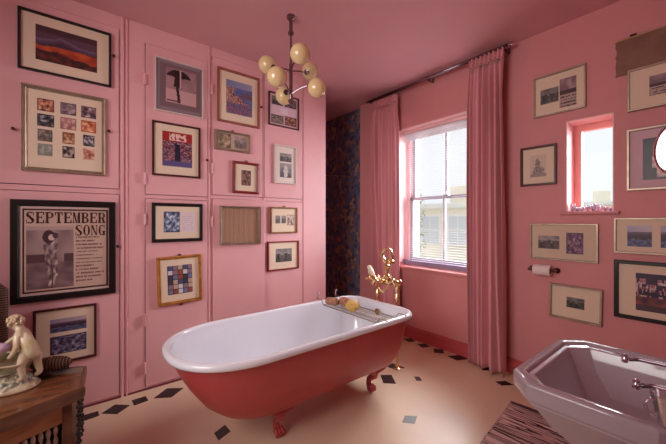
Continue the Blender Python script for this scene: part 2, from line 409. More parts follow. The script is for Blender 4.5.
def picture(label, wall, c, z0, z1, w, fw, fd, fmat, mmat, pics, tilt=0, name='picture_frame', glazed=False, group=None, profile='flat', wallpos=None, rotz=None, hanger=False, mat_drop=0.0):
    """wall 'L': c is world y; wall 'W': c is world x. pics: (u0,v0,u1,v1,painter,nx,ny) inside the outer frame"""
    h = z1 - z0
    if wallpos is None: wallpos = (DOORX + 0.001, c) if wall == 'L' else (c, YW - 0.001)
    rz = (PI / 2 if wall == 'L' else 0) if rotz is None else rotz
    t = thing(name, label, 'picture', (wallpos[0], wallpos[1], z0), rz, group)
    t.rotation_euler = (0, tilt, rz)
    # moulding: mitred rings
    def rect(i, y): return [(-w / 2 + i, y, i), (w / 2 - i, y, i), (w / 2 - i, y, h - i), (-w / 2 + i, y, h - i)]
    m = MB()
    if profile == 'flat': st = [(0, 0), (0, -fd * 0.9), (fw * 0.12, -fd), (fw * 0.8, -fd), (fw, -fd * 0.6), (fw, -0.004)]
    elif profile == 'scoop': st = [(0, 0), (0, -fd * 0.6), (fw * 0.2, -fd), (fw * 0.4, -fd * 0.95), (fw * 0.65, -fd * 0.55), (fw * 0.85, -fd * 0.62), (fw, -fd * 0.5), (fw, -0.004)]
    else: st = [(0, 0), (0, -fd * 0.5), (fw * 0.3, -fd * 0.85), (fw * 0.6, -fd), (fw * 0.85, -fd * 0.8), (fw, -fd * 0.45), (fw, -0.004)]
    m.rings([rect(i, y) for i, y in st], False, False)
    m.build('moulding', fmat, t, world=False)
    if mmat:
        MB().box(-w / 2 + fw * 0.9, w / 2 - fw * 0.9, -0.006, -0.003, fw * 0.9, h - fw * 0.9).build('mount', mmat, t, world=False)
    for p in pics:
        u0, v0, u1, v1, fn = p[:5]; nx, ny = (p[5], p[6]) if len(p) > 5 else (34, 34)
        painting('printed_picture' if len(p) < 8 else p[7], -w / 2 + u0 * w, -w / 2 + u1 * w, v0 * h, v1 * h, -0.0066, fn, t, nx, ny)
    if glazed:
        g = MB(); g.poly([(-w / 2 + fw, -0.0085, fw), (w / 2 - fw, -0.0085, fw), (w / 2 - fw, -0.0085, h - fw), (-w / 2 + fw, -0.0085, h - fw)])
        g.build('glass_pane', M['picglass'], t, world=False)
    if hanger:
        for zz in ((h - 0.004), ) + ((-0.012,) if hanger == 2 else ()):
            g = MB(); g.lathe([(0.004, -0.009), (0.014, -0.008), (0.014, -0.003), (0.004, -0.002)], (0, 0, zz + 0.006), 12, 'Y')
            g.build('hanging_plate', M['oldbrass'], t, world=False)
    return t

# ------------------------------------------------------------------ ROOM SHELL
XR, YB, XFAR = 0.12, -1.25, -3.75
struct(MB().box(XFAR, XR, YB, YW + 0.3, -0.08, 0).build('floor_slab', M['floor'])).name = 'floor'
inl = [[(-2.496, 0.017), (-2.492, 0.104), (-2.43, 0.107), (-2.42, 0.02)], [(-2.448, 0.118), (-2.512, 0.194), (-2.442, 0.270), (-2.380, 0.194)],
 [(-2.50, 0.285), (-2.50, 0.366), (-2.430, 0.372), (-2.42, 0.289)], [(-2.437, 0.404), (-2.522, 0.502), (-2.452, 0.597), (-2.374, 0.5)],
 [(-2.49, 0.625), (-2.49, 0.705), (-2.41, 0.705), (-2.41, 0.63)], [(-2.45, 0.74), (-2.52, 0.83), (-2.45, 0.92), (-2.38, 0.83)], [(-2.49, 0.96), (-2.49, 1.04), (-2.41, 1.04), (-2.41, 0.96)],
 [(-2.45, 1.08), (-2.52, 1.17), (-2.45, 1.26), (-2.38, 1.17)], [(-2.49, 1.3), (-2.49, 1.38), (-2.41, 1.38), (-2.41, 1.3)],
 [(-2.45, -0.19), (-2.52, -0.1), (-2.45, -0.01), (-2.38, -0.1)],
 [(-1.822, 0.604), (-1.856, 0.678), (-1.779, 0.682), (-1.746, 0.602)],
 [(-2.211, 2.62), (-2.201, 2.67), (-2.129, 2.66), (-2.134, 2.600)], [(-2.065, 2.58), (-2.035, 2.662), (-1.960, 2.640), (-1.975, 2.56)],
 [(-1.899, 2.58), (-1.860, 2.655), (-1.780, 2.625), (-1.815, 2.545)], [(-1.737, 2.61), (-1.665, 2.662), (-1.612, 2.586), (-1.680, 2.535)],
 [(-1.56, 2.560), (-1.51, 2.665), (-1.415, 2.650), (-1.46, 2.545)], [(-1.779, 1.984), (-1.775, 2.075), (-1.651, 2.087), (-1.703, 1.999)],
 [(-1.694, 1.84), (-1.646, 1.909), (-1.534, 1.832), (-1.600, 1.766)], [(-1.516, 2.025), (-1.492, 2.053), (-1.442, 2.021), (-1.468, 1.988)],
 [(-1.09, 2.432), (-1.048, 2.503), (-0.982, 2.489), (-1.0350, 2.410)], [(-1.30, 2.60), (-1.24, 2.66), (-1.18, 2.6), (-1.24, 2.54)], [(-0.80, 2.60), (-0.74, 2.66), (-0.68, 2.6), (-0.74, 2.54)],
 [(-0.5, 2.56), (-0.5, 2.64), (-0.42, 2.64), (-0.42, 2.56)]]
g = MB()
for q in inl: g.prism(q, -0.002, 0.0015)
g.mi = 1; g.prism([(-1.248, 1.574), (-1.198, 1.627), (-1.162, 1.556), (-1.217, 1.509)], -0.002, 0.0015)
tile = g.build('trim_1', [M['inlay'], M['greytile']]); struct(tile)
struct(MB().box(XFAR, XR, YB, YW + 0.35, ZC, ZC + 0.08).build('ceiling', M['ceiling']))
# window wall with two openings
BX0, BX1, BZ0, BZ1 = -2.205, -1.30, 0.735, 2.172
SX0, SX1, SZ0, SZ1 = -0.714, -0.458, 1.266, 1.898
T = 0.34
g = MB()
for x0, x1, z0, z1 in ((-2.80, BX0, 0, ZC), (BX0, BX1, 0, BZ0), (BX0, BX1, BZ1, ZC), (BX1, SX0, 0, ZC), (SX0, SX1, 0, SZ0), (SX0, SX1, SZ1, ZC), (SX1, XR + 0.1, 0, ZC)):
    g.box(x0, x1, YW, YW + T, z0, z1)
struct(g.build('wall_back', M['wall']))
struct(MB().box(XFAR, -2.80, YW + 0.05, YW + T, 0, ZC).build('wall_alcove', M['wallpaper']))
g = MB().box(XR, XR + 0.1, YB, YW, 0, ZC); struct(g.build('wall_right', M['wall']))
g = MB().box(XFAR - 0.1, XR + 0.1, YB - 0.1, YB, 0, ZC); struct(g.build('wall_front', M['wall']))
g = MB().box(XFAR - 0.1, XFAR, YB, YW + T, 0, ZC); struct(g.build('wall_left', M['wall']))
g = MB(); g.box(-2.80, -0.95, YW - 0.018, YW, 0.0, 0.105).box(-2.80, -0.95, YW - 0.012, YW, 0.105, 0.12, 0.003)
struct(g.build('baseboard_back', M['base']))
g = MB(); g.box(-0.95, XR, YW - 0.018, YW, 0.0, 0.105).box(-0.95, XR, YW - 0.012, YW, 0.105, 0.12, 0.003)
struct(g.build('baseboard_right', M['base']))

# big sash window
def window_big():
    root = bpy.data.objects.new('window_1', None); COL.objects.link(root); root.location = (BX0, YW + 0.1, BZ0); root['kind'] = 'structure'
    ys = YW + 0.13
    # reveal lining
    g = MB(); g.box(BX0, BX0 + 0.012, YW, YW + T, BZ0, BZ1).box(BX1 - 0.012, BX1, YW, YW + T, BZ0, BZ1).box(BX0, BX1, YW, YW + T, BZ1 - 0.012, BZ1)
    g.build('reveal_lining', M['reveal'], root)
    g = MB(); g.box(BX0 + 0.012, BX0 + 0.045, ys, ys + 0.08, BZ0, BZ1 - 0.012).box(BX1 - 0.045, BX1 - 0.012, ys, ys + 0.08, BZ0, BZ1 - 0.012).box(BX0, BX1, ys, ys + 0.08, BZ1 - 0.05, BZ1 - 0.012)
    g.build('box_frame', M['reveal'], root)
    xm = -1.755
    for nm, z0, z1, yo in (('upper_sash', 1.425, BZ1 - 0.05, 0.045), ('lower_sash', BZ0 + 0.02, 1.452, 0.005)):
        a, b = BX0 + 0.045, BX1 - 0.045; y = ys + yo
        g = MB(); g.box(a, a + 0.04, y, y + 0.035, z0, z1).box(b - 0.04, b, y, y + 0.035, z0, z1).box(a, b, y, y + 0.035, z1 - 0.03, z1).box(a, b, y, y + 0.035, z0, z0 + (0.06 if yo < 0.02 else 0.03)).box(xm - 0.011, xm + 0.011, y + 0.003, y + 0.032, z0, z1)
        s_ = g.build(nm, M['winframe'], root)
        MB().poly([(a, y + 0.018, z0), (b, y + 0.018, z0), (b, y + 0.018, z1), (a, y + 0.018, z1)]).build('pane', M['glass'], s_, world=True)
    g = MB(); g.lathe([(0.012, 0), (0.014, 0.01), (0.008, 0.03), (0.002, 0.034)], (xm + 0.03, ys + 0.0, 1.452), 12).box(xm + 0.0, xm + 0.06, ys - 0.012, ys + 0.012, 1.452, 1.458)
    g.build('sash_catch', M['chrome'], root)
    g = MB(); g.box(BX0 - 0.04, BX1 + 0.04, YW - 0.045, YW + 0.14, BZ0 - 0.03, BZ0 - 0.002, 0.006)
    g.build('window_sill', M['wall'], root)
window_big()

def fix_inv(o):
    return o

def window_small():
    root = bpy.data.objects.new('window_2', None); COL.objects.link(root); root.location = (SX0, YW + 0.1, SZ0); root['kind'] = 'structure'
    g = MB(); g.box(SX0, SX0 + 0.006, YW, YW + T, SZ0, SZ1).box(SX1 - 0.006, SX1, YW, YW + T, SZ0, SZ1).box(SX0, SX1, YW, YW + T, SZ1 - 0.006, SZ1)
    g.build('reveal_lining', M['reveal'], root)
    ys = YW + 0.16
    g = MB(); g.box(SX0 + 0.006, SX0 + 0.05, ys, ys + 0.05, SZ0, SZ1 - 0.006).box(SX1 - 0.022, SX1 - 0.006, ys, ys + 0.05, SZ0, SZ1 - 0.006).box(SX0 + 0.05, SX1 - 0.022, ys, ys + 0.05, SZ1 - 0.05, SZ1 - 0.006).box(SX0 + 0.05, SX1 - 0.022, ys, ys + 0.05, SZ0, SZ0 + 0.03)
    g.build('window_frame', M['framepink'], root)
    MB().poly([(SX0, ys + 0.025, SZ0), (SX1, ys + 0.025, SZ0), (SX1, ys + 0.025, SZ1), (SX0, ys + 0.025, SZ1)]).build('pane', M['glass'], root)
    g = MB(); g.box(SX0 - 0.03, SX1 + 0.03, YW - 0.03, YW + 0.16, SZ0 - 0.022, SZ0 - 0.001, 0.005); g.build('window_sill', M['wall'], root)
window_small()

# ------------------------------------------------------------------ FITTED CUPBOARDS
CB = XFAR + 0.02
def handle_knob(parent, y, z, m):
    g = MB(); g.lathe([(0.005, 0), (0.005, 0.012), (0.010, 0.016), (0.009, 0.024), (0.002, 0.027)], (XL + 0.003, y, z), 14, 'X')
    return autosmooth(g.build('knob', m, parent))
def hinge(parent, y, z):
    g = MB(); g.box(XL, XL + 0.006, y - 0.013, y + 0.003, z - 0.036, z + 0.036); g.tube([(XL + 0.010, y - 0.002, z - 0.040), (XL + 0.010, y - 0.002, z + 0.040)], 0.009, 8)
    g.build('hinge', M['cupboard'], parent)
def door_part(root, y0, y1, z0, z1, hinges, knob, ajar=0):
    g = MB(); gap = 0.004
    g.box(XL - 0.018, XL + 0.003, y0 + gap, y1 - gap, z0 + gap, z1 - gap, 0.002)
    if ajar:
        g.xform(Matrix.Translation((XL, y0, 0)) @ Matrix.Rotation(-ajar, 4, 'Z') @ Matrix.Translation((-XL, -y0, 0)))
    d = g.build('door', M['cupboard'], root)
    for z in hinges: hinge_o = hinge(d, y0 if True else y1, z)
    for k_ in ([knob] if knob and not isinstance(knob, list) else knob or []): handle_knob(d, k_[0], k_[1], M['darkred'])
    return d
def cupboard(label, y0, y1, doors, mould=(), tops=2.475, tall_top=ZC):
    root = thing('fitted_cupboard', label, 'cupboard', (XL - 0.3, (y0 + y1) / 2, 0))
    # carcass: sides, back, face frame around the doors
    g = MB()
    g.box(CB, XL - 0.02, y0, y0 + 0.018, 0, tall_top - 0.001).box(CB, XL - 0.02, y1 - 0.018, y1, 0, tall_top - 0.001).box(CB, CB + 0.018, y0, y1, 0, tall_top - 0.001)
    g.build('carcass', M['cupboard'], root)
    ys = sorted({d[0] for d in doors} | {d[1] for d in doors})
    a, b = min(ys), max(ys); zs0 = min(d[2] for d in doors)
    g = MB(); f0, f1 = XL - 0.02, XL - 0.004
    if a > y0: g.box(f0, f1, y0, a, 0, tall_top - 0.001)
    if b < y1: g.box(f0, f1, b, y1, 0, tall_top - 0.001)
    top = max(d[3] for d in doors)
    g.box(f0, f1, a, b, top, tall_top - 0.001); g.box(f0, f1, a, b, 0, zs0)
    for d in doors: # rail above each lower door
        if d[3] < top: g.box(f0, f1, d[0], d[1], d[3], min(e[2] for e in doors if e[2] >= d[3] and e[0] == d[0]))
    g.build('face_frame', M['cupboard'], root)
    g = MB(); g.box(f0 - 0.02, f0 - 0.012, y0 + 0.018, y1 - 0.018, 0.01, tall_top - 0.01); g.build('gap_shade_board', M['shadepink'], root)  # dark sheet close behind the doors, paints shade into their gaps
    for d in doors: door_part(root, *d)
    for my0, my1 in mould:
        g = MB(); g.box(XL - 0.004, XL + 0.006, my0, my1, 0, tall_top - 0.002, 0.003); g.build('cover_strip', M['cupboard'], root)
    g = MB(); g.box(XL - 0.004, XL + 0.001, y0, y1, 0.0, 0.012); g.build('plinth', M['shadepink'], root)
    return root
SP0, SP1 = 1.382, 1.408
cupboard('pink fitted cupboard at far left with two wide doors, behind the song poster', -1.24, 0.262, [(-0.95, 0.225, 0.02, SP0, (), (0.212, 1.03)), (-0.95, 0.225, SP1 + 0.006, 2.505, (), [(0.190, 2.30), (0.163, 1.795), (-0.286, 1.73)])], mould=((0.233, 0.250),))
cupboard('pink fitted cupboard with narrow doors between the song poster and the woven panel', 0.262, 0.825, [(0.375, 0.81, 0.02, SP0 - 0.02, (1.215, 0.5, 0.16), None), (0.375, 0.81, SP1 - 0.02, 2.465, (1.5, 2.2), (0.797, 1.68))], mould=((0.262, 0.272), (0.812, 0.824)))
cupboard('pink fitted double cupboard nearest the dark floral wallpaper', 0.825, 1.99, [(0.841, 1.286, 0.02, SP0, (1.195, 0.3), None, math.radians(6.5)), (1.296, 1.707, 0.02, SP0, (), None), (0.841, 1.286, SP1, 2.52, (1.62, 2.25), (1.262, 2.2)), (1.296, 1.707, SP1, 2.52, (), None)], mould=((1.286, 1.292), (1.709, 1.714)))
for o in list(bpy.data.objects):
    pass

# ------------------------------------------------------------------ PICTURES ON THE CUPBOARDS (y centre, z0, z1, width)
A = 'L'
picture('thin black framed painting of an orange sunset landscape, above the twelve small photos', A, -0.045, 2.088, 2.444, 0.445, 0.014, 0.02, M['black'], M['mat'], [(0.17, 0.21, 0.83, 0.80, p_sunset, 60, 40)])
tiny = []
pal = [[(60, 20, 20), (190, 120, 90), (236, 180, 150)], [(90, 70, 86), (190, 160, 160)], [(60, 44, 60), (150, 110, 120), (220, 190, 180)], [(20, 16, 20), (80, 70, 80), (190, 190, 190)],
       [(150, 90, 90), (220, 176, 166)], [(160, 60, 30), (240, 190, 150)], [(70, 60, 56), (160, 140, 130)], [(120, 50, 30), (224, 190, 150)], [(24, 20, 30), (210, 200, 200)], [(110, 116, 104), (176, 170, 160)], [(30, 18, 24), (210, 190, 180)], [(222, 180, 160), (150, 60, 40)]]
xs = [(0.17, 0.36), (0.43, 0.62), (0.68, 0.87)]; zs = [(0.715, 0.86), (0.535, 0.68), (0.36, 0.50), (0.19, 0.33)]
for j in range(4):
    for i in range(3):
        x0, x1 = xs[i]
        if j > 1: x0 += 0.025; x1 -= 0.02
        if (i, j) == (0, 3) or (i, j) == (0, 2): x0 -= 0.02
        tiny.append((x0, zs[j][0], x1, zs[j][1], p_noise(pal[j * 3 + i], 4, i + 3.1 * j), 12, 10, 'small_photograph'))
picture('silver framed mount holding twelve small photographs', A, -0.052, 1.496, 2.006, 0.402, 0.024, 0.024, M['silver'], M['mat'], tiny, profile='scoop')
poster = picture('wide black framed poster headed SEPTEMBER SONG with a standing woman', A, -0.048, 0.720, 1.326, 0.50, 0.038, 0.022, M['black'], M['matwhite'], [(0.078, 0.065, 0.94, 0.935, p_poster, 160, 160, 'printed_poster')], name='framed_poster')

# poster lettering: fat serif capitals built from bars and arcs
def glyph(g, ch, x, z, w, h, y):
    s = w * 0.30; t = h * 0.09   # thick stem, thin bar / serif
    def bar(x0, x1, z0, z1): g.box(x + x0, x + x1, y - 0.0006, y, z + z0, z + z1)
    def stem(xc, z0=0, z1=None): 
        z1 = h if z1 is None else z1
        bar(xc - s / 2, xc + s / 2, z0, z1)
    def serif(xc, zz, ww=None): ww = ww or s * 0.95; bar(xc - ww, xc + ww, zz, zz + t)
    def arc(cx, cz, rx, rz, a0, a1, tx, n=14):
        po, pi_ = [], []
        for i in range(n + 1):
            a = math.radians(a0 + (a1 - a0) * i / n); tk = t * 0.8 + (tx - t * 0.8) * abs(math.cos(a))
            po.append((x + cx + rx * math.cos(a), z + cz + rz * math.sin(a))); pi_.append((x + cx + (rx - tk) * math.cos(a), z + cz + (rz - t) * math.sin(a)))
        for i in range(n): g.poly([(po[i][0], y - 0.0006, po[i][1]), (po[i + 1][0], y - 0.0006, po[i + 1][1]), (pi_[i + 1][0], y - 0.0006, pi_[i + 1][1]), (pi_[i][0], y - 0.0006, pi_[i][1])])
    if ch in 'PBRET'.replace('T', '') :
        stem(s * 0.75); bar(0, s * 1.6, 0, t); bar(0, s * 1.2, h - t, h)
    if ch == 'E':
        bar(s, w, h - t, h); bar(s, w, 0, t); bar(w - t * 0.9, w, h * 0.72, h); bar(w - t * 0.9, w, 0, h * 0.30); bar(s, w * 0.75, h * 0.48, h * 0.48 + t); bar(w * 0.68, w * 0.76, h * 0.38, h * 0.66)
    if ch in 'PR': bar(s, w * 0.6, h - t, h); bar(s, w * 0.6, h * 0.44, h * 0.44 + t); arc(w * 0.55, h * 0.72, w * 0.45, h * 0.28, -90, 90, s * 0.95)
    if ch == 'R':
        g.poly([(x + w * 0.5, y - 0.0006, z + h * 0.5), (x + w * 0.76, y - 0.0006, z + h * 0.48), (x + w * 1.02, y - 0.0006, z), (x + w * 0.70, y - 0.0006, z)])
        bar(w * 0.62, w * 1.05, 0, t)
    if ch == 'B':
        bar(s, w * 0.6, h - t, h); bar(s, w * 0.6, h * 0.49, h * 0.49 + t); bar(s, w * 0.6, 0, t)
        arc(w * 0.52, h * 0.755, w * 0.42, h * 0.245, -90, 90, s * 0.9); arc(w * 0.55, h * 0.27, w * 0.45, h * 0.27, -90, 90, s)
    if ch == 'T':
        stem(w * 0.5); serif(w * 0.5, 0); bar(0, w, h - t, h); bar(0, t * 0.9, h * 0.72, h); bar(w - t * 0.9, w, h * 0.72, h)
    if ch == 'M':
        bar(w * 0.06, w * 0.14, 0, h); bar(w - s, w - s * 0.1, 0, h); bar(0, w * 0.24, 0, t); bar(w - s * 1.3, w, 0, t)
        g.poly([(x + 0, y - 0.0006, z + h), (x + s, y - 0.0006, z + h), (x + w * 0.56, y - 0.0006, z), (x + w * 0.44, y - 0.0006, z)])
        g.poly([(x + w - s, y - 0.0006, z + h), (x + w - s * 0.8, y - 0.0006, z + h * 0.9), (x + w * 0.56, y - 0.0006, z), (x + w * 0.50, y - 0.0006, z)])
        bar(w - s, w, h - t, h)
    if ch == 'N':
        bar(w * 0.08, w * 0.17, 0, h); bar(w * 0.80, w * 0.89, 0, h); bar(0, w * 0.26, 0, t); bar(w * 0.7, w, h - t, h)
        g.poly([(x - w * 0.02, y - 0.0006, z + h), (x + s, y - 0.0006, z + h), (x + w * 0.89, y - 0.0006, z), (x + w * 0.72, y - 0.0006, z)])
    if ch == 'O': arc(w * 0.5, h * 0.5, w * 0.5, h * 0.52, 0, 360, s * 1.0, 30)
    if ch == 'G':
        arc(w * 0.5, h * 0.5, w * 0.5, h * 0.52, 48, 315, s * 1.0, 24); bar(w * 0.66, w * 0.96, 0, h * 0.42); bar(w * 0.56, w * 1.05, h * 0.42 - t, h * 0.42); bar(w * 0.86, w * 0.93, h * 0.68, h)
    if ch == 'S':
        arc(w * 0.48, h * 0.745, w * 0.44, h * 0.27, 40, 235, s * 0.95, 16); arc(w * 0.50, h * 0.255, w * 0.46, h * 0.27, -140, 60, s * 1.0, 16)
        g.poly([(x + w * 0.06, y - 0.0006, z + h * 0.70), (x + w * 0.36, y - 0.0006, z + h * 0.74), (x + w * 0.95, y - 0.0006, z + h * 0.34), (x + w * 0.66, y - 0.0006, z + h * 0.24)])
        bar(w * 0.82, w * 0.90, h * 0.68, h); bar(w * 0.04, w * 0.12, 0, h * 0.32)
pw, ph = 0.50, 0.606
g = MB(); X0 = -pw / 2 + 0.125 * pw; X1 = -pw / 2 + 0.89 * pw; n = 9; cw = (X1 - X0) / n
for i, ch in enumerate('SEPTEMBER'): glyph(g, ch, X0 + i * cw + cw * 0.05, ph * 0.770, cw * 0.88, ph * 0.112, -0.0072)
X0 = -pw / 2 + 0.575 * pw; n = 4; cw = (X1 - X0) / n
for i, ch in enumerate('SONG'): glyph(g, ch, X0 + i * cw + cw * 0.05, ph * 0.640, cw * 0.88, ph * 0.108, -0.0072)
g.build('title_lettering', M['ink'], poster, world=False)

picture('dark red framed pair of blue crowd pictures, below the song poster', A, -0.052, 0.324, 0.667, 0.302, 0.014, 0.018, M['darkred'], M['mat'],
        [(0.25, 0.56, 0.83, 0.80, p_landscape(2)), (0.25, 0.17, 0.83, 0.49, p_noise([(30, 28, 54), (80, 70, 104), (170, 160, 180)], 9, 4))])
picture('white framed grey mount with a dark winged silhouette figure', A, 0.602, 1.998, 2.388, 0.337, 0.010, 0.016, M['whitef'], M['matgrey'], [(0.10, 0.10, 0.92, 0.92, p_silhouette, 64, 64)])
picture('dark mahogany framed red group picture between two cupboard hinges', A, 0.582, 1.530, 1.922, 0.33, 0.014, 0.018, M['darkred'], M['mat'], [(0.20, 0.19, 0.82, 0.84, p_redgroup, 44, 44)])
picture('black ribbed frame with blue photo beside a handwritten page', A, 0.590, 1.044, 1.333, 0.35, 0.025, 0.02, M['black'], M['mat'], [(0.22, 0.25, 0.53, 0.78, p_noise([(30, 40, 70), (120, 140, 170), (216, 216, 222)], 6, 3), 24, 26), (0.55, 0.26, 0.84, 0.77, p_handwriting, 40, 36, 'handwritten_page')], profile='scoop')
picture('thick gilt framed picture of crowded shelves, hanging slightly crooked', A, 0.609, 0.585, 0.940, 0.308, 0.022, 0.024, M['gold'], M['mat'], [(0.22, 0.20, 0.78, 0.80, p_shelves, 80, 96)], tilt=-0.03, profile='scoop', hanger=2)
picture('reddish wood framed picture of a blue hillside village', A, 1.062, 2.008, 2.445, 0.366, 0.018, 0.02, M['wood'], M['mat'], [(0.20, 0.19, 0.82, 0.82, p_village, 50, 50)])
picture('small silver framed pair of pale photos with bright reflection', A, 1.006, 1.777, 1.938, 0.300, 0.018, 0.024, M['silver'], M['mat'], [(0.08, 0.14, 0.45, 0.86, p_noise([(120, 100, 80), (190, 166, 140), (236, 220, 200)], 4, 1)), (0.55, 0.2, 0.9, 0.8, p_bw(3, 120, 226))], profile='scoop', glazed=True, hanger=True)
picture('small red frame with carved rim around a tiny dark picture', A, 1.123, 1.433, 1.701, 0.236, 0.022, 0.022, M['redwood'], M['mat'], [(0.32, 0.26, 0.68, 0.74, p_noise([(60, 44, 44), (130, 84, 70), (150, 120, 120)], 5, 6))], profile='round', tilt=0.01, hanger=True)
# the woven panel hangs on the door that stands ajar
aj = math.radians(6.5)
def on_ajar(s_): return (XL + 0.0045 + s_ * math.sin(aj), 0.841 + s_ * math.cos(aj) )
px_, py_ = on_ajar(0.228)
t = picture('pale gilt framed panel of brown woven fabric on the cupboard door ajar', A, 1.07, 1.003, 1.324, 0.342, 0.022, 0.028, M['silver'], None, [], profile='scoop', wallpos=(px_, py_), rotz=PI / 2 - aj)
MB().box(-0.171 + 0.02, 0.171 - 0.02, -0.010, -0.003, 0.02, 0.301).build('woven_panel', M['weave'], t, world=False)
picture('dark red framed sheet of mixed photos behind the chandelier globes', A, 1.494, 2.066, 2.366, 0.318, 0.012, 0.018, M['darkred'], M['matlilac'],
        [(0.10, 0.64, 0.46, 0.90, p_bw(1, 40, 150), 16, 12), (0.52, 0.64, 0.92, 0.90, p_noise([(60, 50, 60), (150, 120, 110)], 6, 2), 16, 12), (0.08, 0.08, 0.48, 0.34, p_noise([(60, 60, 50), (180, 150, 140)], 6, 7), 16, 12), (0.52, 0.08, 0.92, 0.36, p_noise([(70, 30, 26), (190, 130, 110)], 6, 5), 16, 12), (0.38, 0.42, 0.62, 0.58, p_handwriting, 20, 16)])
picture('narrow white framed portrait pair of grey photographs', A, 1.508, 1.543, 1.898, 0.236, 0.014, 0.018, M['whitef'], M['matwhite'], [(0.25, 0.58, 0.78, 0.80, p_bw(4, 60, 170), 20, 16), (0.25, 0.17, 0.78, 0.54, p_portrait((150, 140, 146), (90, 80, 90), (190, 180, 180), 2), 24, 28)])
picture('small bronze framed row of three little pictures', A, 1.494, 1.087, 1.327, 0.282, 0.014, 0.018, M['goldbrown'], M['mat'], [(0.18, 0.38, 0.36, 0.68, p_bw(1, 60, 160), 12, 12), (0.40, 0.38, 0.57, 0.68, p_bw(5, 60, 160), 12, 12), (0.61, 0.30, 0.88, 0.72, p_noise([(120, 84, 80), (200, 180, 170), (214, 190, 170)], 5, 2), 16, 14)], hanger=True)
picture('red framed dark landscape photograph, lowest beside the bath', A, 1.488, 0.749, 1.014, 0.327, 0.013, 0.018, M['redwood'], M['mat'], [(0.25, 0.28, 0.77, 0.74, p_bw(8, 34, 170, 9), 30, 22)])

# ------------------------------------------------------------------ PICTURES ON THE WINDOW WALL
A = 'W'
picture('silver framed pair of brown street photographs, left of the small window near the ceiling', A, -0.756, 1.966, 2.262, 0.315, 0.012, 0.02, M['silver'], M['mat'], [(0.14, 0.30, 0.50, 0.66, p_bw(2, 50, 150)), (0.52, 0.12, 0.83, 0.80, p_rowhouses)])
picture('small black framed grey sketch of a house between curtain and small window', A, -0.885, 1.464, 1.756, 0.236, 0.016, 0.02, M['darkred'], M['mat'], [(0.28, 0.22, 0.72, 0.78, p_house)])
picture('pale framed pair of photographs above the toilet roll', A, -0.735, 0.920, 1.181, 0.403, 0.012, 0.02, M['silver'], M['mat'], [(0.13, 0.30, 0.46, 0.66, p_bw(6, 40, 190)), (0.56, 0.20, 0.80, 0.76, p_noise([(60, 40, 70), (130, 80, 110), (190, 160, 190)], 8, 2))], glazed=True)
picture('silver framed small dark photo in a wide mount, lowest right of the curtain', A, -0.664, 0.512, 0.752, 0.298, 0.014, 0.026, M['silver'], M['mat'], [(0.34, 0.36, 0.68, 0.66, p_bw(3, 34, 140))], tilt=0.02)
picture('pale framed photograph under the brown board, cut by the photo edge', A, -0.19, 1.873, 2.127, 0.40, 0.010, 0.018, M['silver'], M['mat'], [(0.24, 0.28, 0.78, 0.74, p_rowhouses)], wallpos=(-0.19, YW - 0.0125))
picture('silver framed dark portrait behind the round mirror', A, -0.185, 1.387, 1.763, 0.42, 0.014, 0.022, M['silver'], M['matlilac'], [(0.17, 0.16, 0.80, 0.82, p_portrait((40, 28, 36), (54, 34, 44), (170, 140, 150), 3, 0.35), 40, 40)])
picture('cream framed row of photographs right of the small window sill', A, -0.196, 0.999, 1.219, 0.520, 0.012, 0.02, M['silver'], M['mat'], [(0.12, 0.20, 0.33, 0.78, p_landscape(5)), (0.40, 0.20, 0.61, 0.78, p_landscape(9)), (0.68, 0.20, 0.88, 0.78, p_landscape(1))])
picture('large black framed group photograph behind the basin', A, -0.205, 0.595, 0.955, 0.500, 0.022, 0.022, M['black'], M['mat'], [(0.20, 0.17, 0.82, 0.80, p_groupnight, 56, 50)])
# brown board with notched edges
t = thing('wooden_board', 'brown weathered board with crinkled edges near the ceiling at far right', 'board', (-0.18, YW - 0.001, 2.105))
pts = []; random.seed(3)
x0, x1, z0, z1 = -0.27, 0.27, 0.004, 0.232
for i in range(27): pts.append((x0 + (x1 - x0) * i / 26, z0 + random.uniform(0, 0.010)))
for i in range(10): pts.append((x1 - random.uniform(0, 0.006), z0 + (z1 - z0) * (i + 1) / 11))
for i in range(27): pts.append((x1 - (x1 - x0) * i / 26, z1 - random.uniform(0, 0.008)))
for i in range(10): pts.append((x0 + random.uniform(0, 0.008), z1 - (z1 - z0) * (i + 1) / 11))
g = MB(); g.prism([(p[0], p[1]) for p in pts], 0.001, 0.009); g.xform(Matrix.Rotation(PI / 2, 4, 'X')); g.build('panel', M['brownboard'], t, world=False)
g = MB(); g.tube([(x0 + 0.01, -0.012, z1 - 0.004), (x1 - 0.01, -0.012, z1 - 0.004)], 0.004, 8); g.build('top_edging', M['oldbrass'], t, world=False)
g = MB(); g.box(-0.20, -0.17, -0.018, -0.009, z1 - 0.004, z1 + 0.012); g.build('hanging_clip', M['darkred'], t, world=False)

